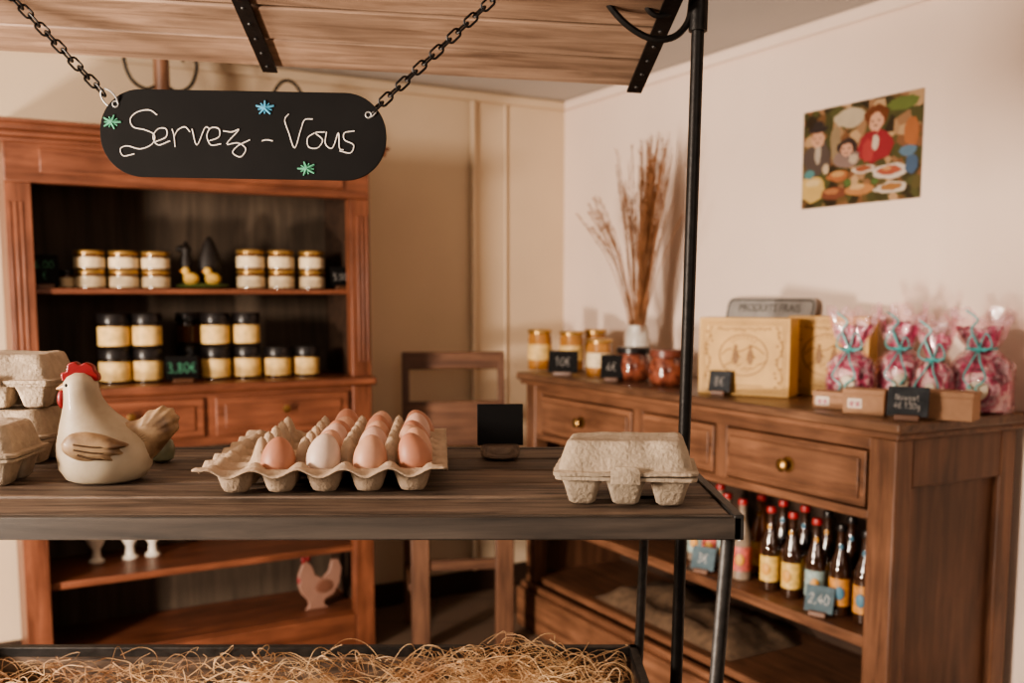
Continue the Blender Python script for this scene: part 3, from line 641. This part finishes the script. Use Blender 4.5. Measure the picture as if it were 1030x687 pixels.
obj('top_rail',MB().box(-cw,cw,.188,.208,1.035,1.105),M['chair'],ch,bevel=.006)
obj('lower_back_rail',MB().box(-cw,cw,.176,.194,.72,.905),M['chair'],ch,bevel=.005)
obj('seat',MB().box(-.22,.22,-.21,.16,.60,.63),M['chair'],ch,bevel=.008)
obj('front_stretcher',MB().box(-cw+.02,cw-.02,-.18,-.165,.30,.34),M['chair'],ch)
# ------------------------------------------------------------ cart
TZ=1.111; TF,TB=.975,1.44; TXR=.230; TXL=-.80
cart=thing('market_cart','dark wood and iron market cart with roof in the foreground','cart',(-.28,1.2,0))
CX,CY=-.28,1.2
def cl(v): return Vector(v)-Vector((CX,CY,0))
def cobj(name,m,mat,parent=None,**k):
    m.v=[tuple(cl(v)) for v in m.v]; return obj(name,m,mat,parent or cart,**k)
m=MB(); n=5; y=TF+.012; wd=(TB-TF-.024)/n
for i in range(n): m.box(TXL+.008,TXR-.008,y+i*wd+.0042,y+(i+1)*wd-.0042,TZ-.018,TZ-random.uniform(0,.0018))
cobj('tabletop',m,M['table'],bevel=.0025)
cobj('table_rim',MB().box(TXL,TXR,TF,TF+.012,TZ-.024,TZ-.0003),M['rim'],bevel=.0015)
cobj('table_rim',MB().box(TXL,TXR-.008,TB-.012,TB,TZ-.024,TZ-.0003),M['rim'],bevel=.0015)
cobj('table_rim',MB().box(TXL,TXL+.008,TF+.012,TB-.012,TZ-.024,TZ-.0003),M['rim'],bevel=.0015)
cobj('table_gap_backing',MB().box(TXL+.01,TXR-.012,TF+.014,TB-.014,TZ-.024,TZ-.0185),M['blacklid'])  # black sheet added beneath the planks so their gaps look shaded
cobj('end_angle_iron',MB().box(TXR-.008,TXR+.002,TF,TB,TZ-.024,TZ+.0015),M['iron_g'],bevel=.001)
def pole(P0,P1,r,name,mat): cobj(name,MB().tube([P0,P1],r,12),mat)
a=ony(703,0,1.36); b=ony(680,687,1.36); dd=(a-b)/(a.z-b.z)
a=a+dd*.10; f0=b-dd*b.z
pole(f0,a,.0085,'pole',M['iron'])
cobj('pole_sleeve',MB().tube([a-dd*.14,a-dd*.02],.0125,12),M['iron'])
pole(Vector((TXL-.010,1.36,0)),Vector((TXL-.010,1.36,1.86)),.0085,'pole',M['iron'])
q0=ony(648,541,1.42); q1=ony(641,690,1.42); qd=(q1-q0)
pole(q0,q0+qd*(q0.z/(-qd.z)),.0068,'leg',M['iron_g'])
l0=Vector((.221,.995,TZ-.02)); l1=ony(720,690,.995); ld=(l1-l0)
pole(l0,l0+ld*((TZ-.02)/(-ld.z)),.0075,'leg',M['iron_g'])
for yy in (1.0,1.42): pole(Vector((TXL+.02,yy,TZ-.02)),Vector((TXL+.02,yy,0)),.0075,'leg',M['iron_g'])
BZ=.82
m=MB().box(TXL+.02,.183,1.405,1.42,BZ-.014,BZ).box(TXL+.02,.183,1.03,1.045,BZ-.014,BZ).box(.172,.183,1.03,1.42,BZ-.014,BZ).box(TXL+.02,TXL+.031,1.03,1.42,BZ-.014,BZ)
cobj('bin_rim',m,M['iron_g'],bevel=.001)
m=MB().box(TXL+.022,.182,1.035,1.415,BZ-.13,BZ-.12).box(TXL+.03,.175,1.407,1.415,BZ-.13,BZ-.01).box(TXL+.03,.175,1.035,1.043,BZ-.13,BZ-.01).box(.174,.182,1.035,1.415,BZ-.13,BZ-.01).box(TXL+.022,TXL+.030,1.035,1.415,BZ-.13,BZ-.01)
cobj('bin_panel',m,M['table'])
EL=ony(-150,46.5,1.6); ER=ony(647,91,1.6)
D_=ray(457,512).normalized(); up=-D_
ex=(ER-EL).normalized(); nrm=ex.cross(up).normalized()
if nrm.z<0: nrm=-nrm
LR=(ER-EL).length; RL=.78
m=MB(); n=8; wd=RL/n
mat=Matrix((( ex.x,up.x,nrm.x,EL.x),(ex.y,up.y,nrm.y,EL.y),(ex.z,up.z,nrm.z,EL.z),(0,0,0,1)))
for i in range(n):
    dz=random.uniform(0,.004)
    m.box(0,LR,i*wd+.0030,(i+1)*wd-.0030,dz,.016,mat)
cobj('roof_boards',m,M['roof'],bevel=.003)
cobj('roof_gap_backing',MB().box(0,LR,.004,RL-.002,.0165,.020,mat),M['blacklid'])  # unseen dark sheet, added to keep ceiling light out of the board gaps
def strap(px,py):
    p=mat.inverted()@ony(px,py,1.6); x=p.x
    s=MB().box(x-.0115,x+.0115,-.002,RL,-.004,-.0005,mat)
    cobj('roof_strap',s,M['iron'])
    r_=MB()
    for k in range(9): 
        c=mat@Vector((x,.02+k*.045,-.004)); r_.ell(c,(.0035,.0035,.0025),8,6)
    cobj('rivets',r_,M['iron_g'],None)
strap(272,65); strap(638,90)
cobj('roof_rail',MB().tube([a-dd*.02,Vector((TXL-.010,1.36,1.86))],.008,10),M['iron'])
m=MB()
def sc(pts,r,Y=1.36): m.tube(catmull([ony(x,y,Y) for x,y in pts],6),r,8)
sc([(600,-22),(612,4),(632,26),(656,39),(678,37),(692,22),(696,0),(699,-30)],.0045)
sc([(646,-18),(650,6),(662,16),(678,10),(684,-8)],.004)
cobj('scroll',m,M['iron'])
# ------------------------------------------------------------ hanging sign
SY=1.2
sg=thing('hanging_sign','black oval chalkboard reading Servez-Vous hanging on two chains','sign',ony(245,136,SY))
so=Vector(sg.location)
def s3(x,y,off=0): p=ony(x,y,SY)-so; p.y=off; return p
wS=(s3(391,0)-s3(100,0)).x/2; hS=(s3(0,92).z-s3(0,180).z)/2
tl=-R(1.0)
def board_ring(y,ins): 
    out=[]
    for v in rr(wS-ins,hS-ins,hS*.96-ins,0,12):
        out.append(Vector((v.x*math.cos(tl)-v.y*math.sin(tl),y,v.x*math.sin(tl)+v.y*math.cos(tl))))
    return out
obj('board',MB().loft([board_ring(-.0022,.0004),board_ring(-.0018,0),board_ring(.0018,0),board_ring(.0022,.0004)]),M['slate'],sg,smooth=20)
strokes=[[(159,116),(151,111),(139,113),(132,120),(135,128),(147,131),(156,136),(154,145),(142,150),(129,147),(122,150),(125,157),(136,155)],
[(157,143),(168,138),(168,130),(160,130),(155,138),(160,146),(172,142)],
[(174,130),(176,137),(177,148)],[(176,138),(180,131),(187,128),(192,133)],
[(194,130),(199,146),(207,129),(212,130)],
[(211,142),(221,138),(221,130),(213,129),(209,137),(213,146),(223,145)],
[(225,132),(234,133),(241,131),(229,145),(240,144),(248,150),(243,158),(235,154),(240,147),(252,141)],
[(264,142),(269,141),(275,142)],
[(291,115),(287,121),(291,134),(297,149),(303,131),(307,121),(315,120)],
[(317,134),(310,139),(311,148),(320,149),(325,141),(318,134),(327,133)],
[(329,133),(328,145),(335,149),(341,134),(342,149),(346,151)],
[(357,132),(347,134),(347,141),(356,146),(353,154),(342,152)]]
m=MB()
for st in strokes: m.tube(catmull([s3(x,y,-.0024) for x,y in st],6),.00075,5)
obj('lettering',m,M['chalk'],sg)
for (fx,fy,cm,rot) in ((113,123,'chalk_green',0),(267,109,'chalk_blue',.3),(309,170,'chalk_green',.6)):
    m=MB(); c=s3(fx,fy,-.0024)
    for k in range(5):
        a_=rot+2*math.pi*k/5
        m.tube([c,c+Vector((.0112*math.cos(a_),0,.0085*math.sin(a_)))],.0021,5,taper=.5)
        m.tube([c,c+Vector((.0085*math.cos(a_+.6),0,.0065*math.sin(a_+.6)))],.0009,4)
    obj('chalk_flower',m,M[cm],sg)
def chain(A,B):
    A=Vector(A);B=Vector(B); d=(B-A); Ln=d.length; d.normalize()
    pitch=.0135; n=int(Ln/pitch); m=MB()
    side=Vector((0,1,0)); side2=d.cross(side).normalized()
    for i in range(n+1):
        c=A+d*(i*pitch+.004)
        w=(side*math.cos(.5+i*math.pi/2)+side2*math.sin(.5+i*math.pi/2))
        pts=[]
        for k in range(14):
            q=2*math.pi*k/14; ex_=math.cos(q)
            pts.append(c+d*(.0042*(1 if ex_>0 else -1)+.0048*ex_)+w*(.0052*math.sin(q)))
        m.tube(pts,.0014,6,closed=True)
    return m
def roofz(P):
    q=EL
    return q.z-((P.x-q.x)*nrm.x+(P.y-q.y)*nrm.y)/nrm.z
for (x0_,y0_,x1_,y1_,hx,hy) in ((103,93,15,0,117,105),(377,110,495,0,371,116)):
    A=ony(x0_,y0_,SY); B1=ony(x1_,y1_,SY); d=(B1-A)
    k=1.0
    while True:
        P=A+d*k
        if P.z>=roofz(P)-.012 or k>4: break
        k+=.01
    P=A+d*k
    obj('chain',chain(A-so,P-so),M['iron'],sg)
    hc=s3(hx,hy,0); mid=(A-so+hc)/2
    dv=(A-so-hc); rad=dv.length/2+.002; dv.normalize()
    obj('ring',MB().tube([mid+dv*rad*math.cos(q)+Vector((-dv.z*.8,.55,dv.x*.8)).normalized()*rad*.8*math.sin(q) for q in [2*math.pi*k_/20 for k_ in range(20)]],.0010,6,closed=True),M['tin'],sg)
    obj('hole_eyelet',MB().tube([hc+Vector((.0034*math.cos(q),-.0023,.0034*math.sin(q))) for q in [2*math.pi*k_/16 for k_ in range(16)]],.0009,6,closed=True),M['tin'],sg)
    obj('hook',MB().tube([P-so,P-so+Vector((0,0,.011))],.002,6),M['iron'],sg)
# ------------------------------------------------------------ eggs + tray
TRZ=R(4); tray_c=Vector((-.219,1.226,TZ+.0015))
cell=.0490; NX,NY=5,6; fl=.015
def sstep(x,a,b):
    x=min(1,max(0,(x-a)/(b-a))); return x*x*(3-2*x)
def trayz(x,y):
    hx,hy=NX*cell/2,NY*cell/2
    ox=max(0,abs(x)-hx); oy=max(0,abs(y)-hy)
    xx=max(-hx,min(hx,x)); yy=max(-hy,min(hy,y))
    u=(xx+hx)/cell; v=(yy+hy)/cell
    du=abs((u%1)-.5)*2; dv=abs((v%1)-.5)*2   # 0 centre, 1 ridge
    edge=min(1,min(hx-abs(xx),hy-abs(yy))/(cell*.45))
    rad=min(1.0,(du**2.6+dv**2.6)**(1/2.6))
    wall=sstep(rad,.50,1.0)
    ru=1-du; rv=1-dv
    post=max(0,1-math.hypot(ru,rv)/.62)
    post=sstep(post,0,1)
    z=.001+.026*wall+.030*post*(.12+.88*edge)
    o=max(ox,oy)
    if o>0:
        k=min(1,o/fl)
        pv=(.5+.5*math.cos(2*math.pi*u)) if oy>=ox else (.5+.5*math.cos(2*math.pi*v))
        z=z*(1-k)+(.0205+.009*pv)*k
    return z
m=MB(); sub=16
def axis(N): 
    h=N*cell/2
    return [-h-fl,-h-fl*.66,-h-fl*.33]+[-h+i*cell/sub for i in range(N*sub+1)]+[h+fl*.33,h+fl*.66,h+fl]
gx=axis(NX); gy=axis(NY)
vs=[(x,y,trayz(x,y)+.0009*noise.noise(Vector((x*90,y*90,0)))) for x in gx for y in gy]; nyv=len(gy)
fs=[(i*nyv+j,(i+1)*nyv+j,(i+1)*nyv+j+1,i*nyv+j+1) for i in range(len(gx)-1) for j in range(nyv-1)]
m._add(vs,fs)
tr=obj('egg_tray',m,M['pulp'],None,tray_c,(0,0,TRZ),smooth=180,fixn=False)
sm=tr.modifiers.new('solid','SOLIDIFY'); sm.thickness=.0018; sm.offset=1
tag(tr,'large moulded pulp egg tray half filled with eggs on the cart','egg tray')
def egg_mesh():
    def fn(v):
        k=1-.16*(v.z/.0255); return Vector((v.x*k,v.y*k,v.z))
    return MB().ell((0,0,0),(.0192,.0192,.0255),28,18,fn=fn).mesh('egg',180)
EM=egg_mesh()
eggc={'brown':(.45,.20,.125),'peach':(.56,.31,.21),'white':(.64,.49,.40),'pink':(.58,.36,.28)}
eggm={k:plain(k+' eggshell',v,.5,var=.06,scale=60,sss=.04,bump=.05,bscale=400) for k,v in eggc.items()}
place={0:{1:'brown',2:'white',3:'peach',4:'brown'},1:{2:'peach',3:'pink',4:'peach'},2:{2:'pink',3:'brown',4:'peach'},3:{2:'brown',3:'peach',4:'brown'},4:{2:'peach',3:'brown',4:'pink'},5:{2:'brown',3:'peach',4:'brown'}}
rown=['front row','second row','third row','fourth row','fifth row','back row']
TM=Matrix.Translation(tray_c)@Matrix.Rotation(TRZ,4,'Z')
for r_,cs in place.items():
    for i,(c_,k) in enumerate(sorted(cs.items())):
        p=TM@Vector(((c_-2)*cell+random.uniform(-.003,.003),(r_-2.5)*cell+random.uniform(-.002,.002),.0355+random.uniform(0,.005)))
        me=EM.copy(); me.materials.clear()
        e=obj('egg',me,eggm[k],None,p,(random.uniform(-.3,.3),random.uniform(-.35,.35),random.uniform(0,6)),fixn=True)
        tag(e,'%s egg in the %s of the tray, %s from the left'%(k,rown[r_],ords[i]),'egg','loose eggs in the pulp tray')
# ------------------------------------------------------------ cartons
def rough(mb,amp,freq,cuts,seed):
    me=mb.mesh('x',0); b=bmesh.new(); b.from_mesh(me)
    bmesh.ops.recalc_face_normals(b,faces=b.faces)
    es=[e for e in b.edges if e.calc_length()>.02]
    bmesh.ops.subdivide_edges(b,edges=es,cuts=cuts,use_grid_fill=True)
    bmesh.ops.triangulate(b,faces=[f for f in b.faces if len(f.verts)>4])
    b.normal_update()
    for v in b.verts:
        v.co+=v.normal*amp*noise.noise(v.co*freq+Vector((seed,0,0)))
        v.co.z+=amp*.8*noise.noise(v.co*freq*.4+Vector((0,seed,0)))
    for f in b.faces: f.smooth=True
    b.to_mesh(me); b.free(); me.set_sharp_from_angle(angle=R(50)); return me
def carton_lid():
    lid=MB()
    def ring(hx,hy,r,z,notch):
        out=[]
        base=rr(hx,hy,r,z,5); n=len(base)
        for i,v in enumerate(base):
            w=base[(i+1)%n]; out.append(v)
            if (w-v).length>.02:
                for k in range(1,12): out.append(v.lerp(w,k/12))
        for v in out:
            if abs(v.y)>hy*.6:
                for c in (-hx*.36,hx*.36):
                    v.y-=math.copysign(notch*math.exp(-((v.x-c)/.006)**2),v.y)
        return out
    lid.loft([ring(.0785,.0555,.010,.0325,0),ring(.0790,.0560,.010,.0360,0),ring(.0730,.0500,.012,.0375,.001),ring(.0700,.0465,.014,.050,.003),ring(.0650,.0415,.012,.0635,.004),ring(.0625,.039,.011,.0668,.003),ring(.058,.0345,.010,.0678,.001),ring(.052,.029,.010,.0664,0)],True,True)
    return lid
def carton_base():
    base=MB()
    for i in range(3):
        for j in range(2):
            cx=(i-1)*.048; cy=(j-.5)*.047
            base.loft([rr(.0105,.0105,.005,0,4,cx,cy),rr(.0145,.0145,.006,.003,4,cx,cy),rr(.0195,.0195,.008,.020,4,cx,cy),rr(.0240,.0236,.008,.031,4,cx,cy)],True,True)
    base.loft([rr(.077,.054,.010,.0285),rr(.0775,.0545,.010,.031),rr(.077,.054,.010,.0322)],True,True)
    return base
cn=[0]
def carton(label,loc,rz,wob=0,s=1.0):
    t=thing('egg_carton',label,'egg carton',loc,rz,'closed pulp egg cartons'); t.scale=(s,s,s*1.04)
    cn[0]+=1
    obj('lid',rough(carton_lid(),.0014,60,2,cn[0]*3.1),M['pulp_g'],t,(0,0,.0008),rot=(R(wob*.5),R(wob),0),fixn=False)
    obj('cup_base',cached('cb',lambda:carton_base().mesh('base',60)),M['pulp_g'],t)
    obj('closing_tab',cached('ct',lambda:MB().loft([rr(.016,.0012,.001,.026,2,0,-.0568),rr(.016,.0012,.001,.040,2,0,-.0568),rr(.012,.0012,.001,.044,2,0,-.0560)]).mesh('tab',40)),M['pulp_g'],t)
p=onz(629,508,TZ); carton('closed egg carton alone near the right end of the cart table',Vector((p.x+.004,p.y+.032,TZ+.0005)),R(-7),-.8,.955)
carton('egg carton standing in front of the carton stack, cut by left photo edge',Vector((-.648,1.165,TZ+.0005)),R(4))
carton('lower egg carton of the stack behind the ceramic hen',Vector((-.680,1.325,TZ+.0005)),R(-2))
carton('upper egg carton of the stack behind the ceramic hen',Vector((-.674,1.325,TZ+.0735)),R(3),.6)
# ------------------------------------------------------------ ceramic hen
hp0=onz(93,489,TZ); hen=thing('ceramic_hen','cream glazed ceramic hen with red comb and ochre tail beside the egg tray','figurine',Vector((hp0.x-.003,hp0.y+.038,TZ+.0005)),R(8))
rings=[]
prof=[(0,.004,.036,.033),(.004,.004,.045,.041),(.016,.004,.0525,.047),(.032,.004,.055,.048),(.046,.003,.0535,.045),(.057,.000,.0480,.039),(.068,-.006,.040,.033),(.079,-.012,.0315,.027),(.089,-.016,.0255,.0225),(.099,-.019,.0220,.020),(.108,-.020,.0205,.019),(.117,-.0205,.0195,.018),(.124,-.0205,.0155,.0145),(.129,-.020,.008,.008)]
for z,cx,rx_,ry_ in prof:
    rings.append([Vector((cx+rx_*math.cos(a_),ry_*math.sin(a_),z)) for a_ in [2*math.pi*k/32 for k in range(32)]])
obj('body',MB().loft(rings),M['cer'],hen,smooth=180)
def tail_pts(y,sc):
    out=[(.015,.020),(.034,.014),(.052,.020),(.064,.030),(.074,.042),(.082,.052),(.089,.060),(.088,.068),(.090,.074),(.085,.079),(.083,.085),(.076,.086),(.071,.089),(.063,.084),(.055,.083),(.050,.077),(.042,.072),(.032,.070),(.020,.074),(.010,.060)]
    cx,cz=.045,.052
    return [Vector((cx+(x-cx)*sc*1.02,y,cz+(z-cz)*sc)) for x,z in out]
def cmc(P): 
    Q=catmull(P+[P[0]],3); return Q[:-1]
m=MB(); m.loft([cmc(tail_pts(y,s)) for y,s in ((-.0165,.45),(-.0145,.72),(-.010,.90),(-.004,.985),(.004,.985),(.010,.90),(.0145,.72),(.0165,.45))])
tail=obj('tail',m,M['cer_gold'],hen,smooth=70)
m=MB()
for k,(ex_,ez_) in enumerate(((.084,.056),(.086,.068),(.081,.080),(.070,.084),(.058,.079))):
    c0=Vector((.040,-.0155,.048)); e0=Vector((ex_,-.006,ez_))
    m.tube(catmull([c0,(c0+e0)/2+Vector((0,-.0035,-.003)),e0],4),.0014,5)
obj('feather_lines',m,M['brown_edge'],tail,smooth=80)
# pointed wing
wp=[(-.034,.050),(-.026,.060),(-.010,.063),(.008,.060),(.024,.054),(.040,.047),(.030,.043),(.034,.037),(.022,.035),(.024,.029),(.010,.029),(-.006,.028),(-.022,.033),(-.032,.041)]
def wring(y,sc): return cmc([Vector((-.002+(x+.002)*sc,y,.045+(z-.045)*sc)) for x,z in wp])
wg=obj('wing',MB().loft([wring(-.036,1.0),wring(-.0445,.97),wring(-.0490,.80),wring(-.0510,.45)]),M['cer_gold'],hen,smooth=60)
m=MB()
for x0_,z0_,x1_,z1_ in ((-.018,.050,.034,.047),(-.018,.044,.028,.040),(-.014,.038,.020,.032)):
    m.tube(catmull([Vector((x0_,-.0505,z0_)),Vector(((x0_+x1_)/2,-.0510,(z0_+z1_)/2-.002)),Vector((x1_,-.0462,z1_))],5),.0011,5)
obj('wing_feather_lines',m,M['brown_edge'],wg)
cp=[(-.040,.119),(-.041,.128),(-.035,.131),(-.033,.139),(-.025,.142),(-.019,.1385),(-.013,.141),(-.005,.137),(-.003,.131),(.001,.126),(.000,.119),(-.012,.121),(-.026,.122)]
cpp=[(p_.x,p_.z) for p_ in catmull([Vector((x,0,z)) for x,z in cp+[cp[0]]],4)[:-1]]
obj('comb',MB().prism(cpp,-.0065,.0065),M['red'],hen,bevel=.003,smooth=60)
obj('wattle',MB().ell((-.041,-.006,.098),(.0055,.0045,.011),12,8).ell((-.040,.004,.099),(.005,.004,.009),12,8),M['red'],hen)
obj('beak',MB().lathe([(.006,0),(.004,.005),(.0008,.011)],12),C((.40,.22,.10),.35),hen,(-.038,0,.112),(0,-math.pi/2-.2,0))
obj('eye',MB().ell((-.033,-.0140,.115),(.0022,.0018,.0022),10,6),M['blacklid'],hen)
obj('eye',MB().ell((-.033,.0140,.115),(.0022,.0018,.0022),10,6),M['blacklid'],hen)
p=onz(159,466,TZ)
t=thing('round_pot','small grey-green round pot between the ceramic hen and the egg tray','pot',Vector((p.x,p.y+.012,TZ+.0005)))
obj('pot_body',MB().lathe([(.010,0),(.016,.004),(.0185,.016),(.016,.027),(.010,.033),(.010,.035)],22),plain('grey green glaze',(.16,.16,.10),.35,var=.3,scale=60),t)
obj('stopper',MB().lathe([(.009,.035),(.010,.039),(.003,.043)],14),M['oak_v'],t)
p=onz(503,463,TZ)
t=thing('blank_slate','blank black slate in a round wooden foot between tray and carton','sign',Vector((p.x,p.y+.02,TZ+.0005)),R(3))
obj('wooden_foot',MB().lathe([(.022,0),(.0265,.003),(.027,.012),(.0245,.0185),(.020,.019)],22),M['table'],t)
obj('board',MB().box(-.031,.031,-.0022,.0022,0,.056),M['slate'],t,(0,0,.017),(-R(6),0,0),bevel=.0008)
# ------------------------------------------------------------ straw
m=MB(); random.seed(3)
def humpf(x): return .024*math.exp(-((x-.0)/.14)**2)+.012*math.exp(-((x+.30)/.1)**2)
for i in range(1500):
    x=random.uniform(TXL+.06,.15) if i%3 else random.gauss(0,.12); y=random.uniform(1.12,1.40)
    x=max(TXL+.06,min(.14,x))
    z=BZ-.052+humpf(x)+random.uniform(0,.033)
    l=random.uniform(.018,.048); a_=random.uniform(0,2*math.pi); rise=random.uniform(-.006,.022)
    if i%14==0: rise+=.024
    d=Vector((math.cos(a_),math.sin(a_)*.5,0)); P=Vector((x,y,z)); bend=random.uniform(.004,.028)
    sd=Vector((-d.y,d.x,0))*random.uniform(-.03,.03)
    pts=[P-d*l,P-d*l*.5+Vector((0,0,bend*.6))+sd,P+Vector((0,0,bend))+sd*1.3,P+d*l*.5+Vector((0,0,bend*.8+rise*.4))+sd,P+d*l*.9+Vector((random.uniform(-.012,.012),0,rise))]
    for q in pts:
        q.y=min(1.400,max(1.05,q.y)); q.x=min(.165,max(TXL+.04,q.x))
    m.tube(catmull(pts,3),random.uniform(.00035,.0007),3)
vs=[];fs=[];nx,ny=60,16
for i in range(nx+1):
    for j in range(ny+1):
        x=TXL+.035+(.135-TXL)*i/nx; y=1.05+.35*j/ny
        vs.append((x,y,BZ-.058+humpf(x)+.010*noise.noise(Vector((x*18,y*18,0)))))
for i in range(nx):
    for j in range(ny):
        a_=i*(ny+1)+j; fs.append((a_,a_+ny+1,a_+ny+2,a_+1))
m._add(vs,fs)
tag(obj('straw',m,M['straw'],smooth=0,fixn=False),'loose straw filling the lower bin of the cart','straw',kind='stuff')
# ------------------------------------------------------------ light
def area(name,loc,target,size,power,colr,sy=None):
    l=bpy.data.lights.new(name,'AREA'); l.energy=power; l.color=colr; l.size=size
    if sy: l.shape='RECTANGLE'; l.size_y=sy
    o=bpy.data.objects.new(name,l); col.objects.link(o); o.location=loc
    o.rotation_euler=(Vector(target)-Vector(loc)).to_track_quat('-Z','Y').to_euler(); return o
area('window_light',(-2.5,.1,1.55),(1.0,3.0,1.3),.45,140,(1,.85,.71),.5)
area('low_bounce_fill',(-2.3,.5,.42),(1.4,3.1,1.4),.28,125,(1,.84,.70),.28)  # added low fill, like sun bounced off the floor; no window there
area('room_fill',(.9,-1.2,2.05),(-.2,2.5,.9),1.2,20,(1,.86,.74))  # added soft fill behind the camera, not a fixture of the room
w=bpy.data.worlds.new('world'); scene.world=w; w.use_nodes=True
w.node_tree.nodes['Background'].inputs[0].default_value=(1,.80,.63,1); w.node_tree.nodes['Background'].inputs[1].default_value=.075
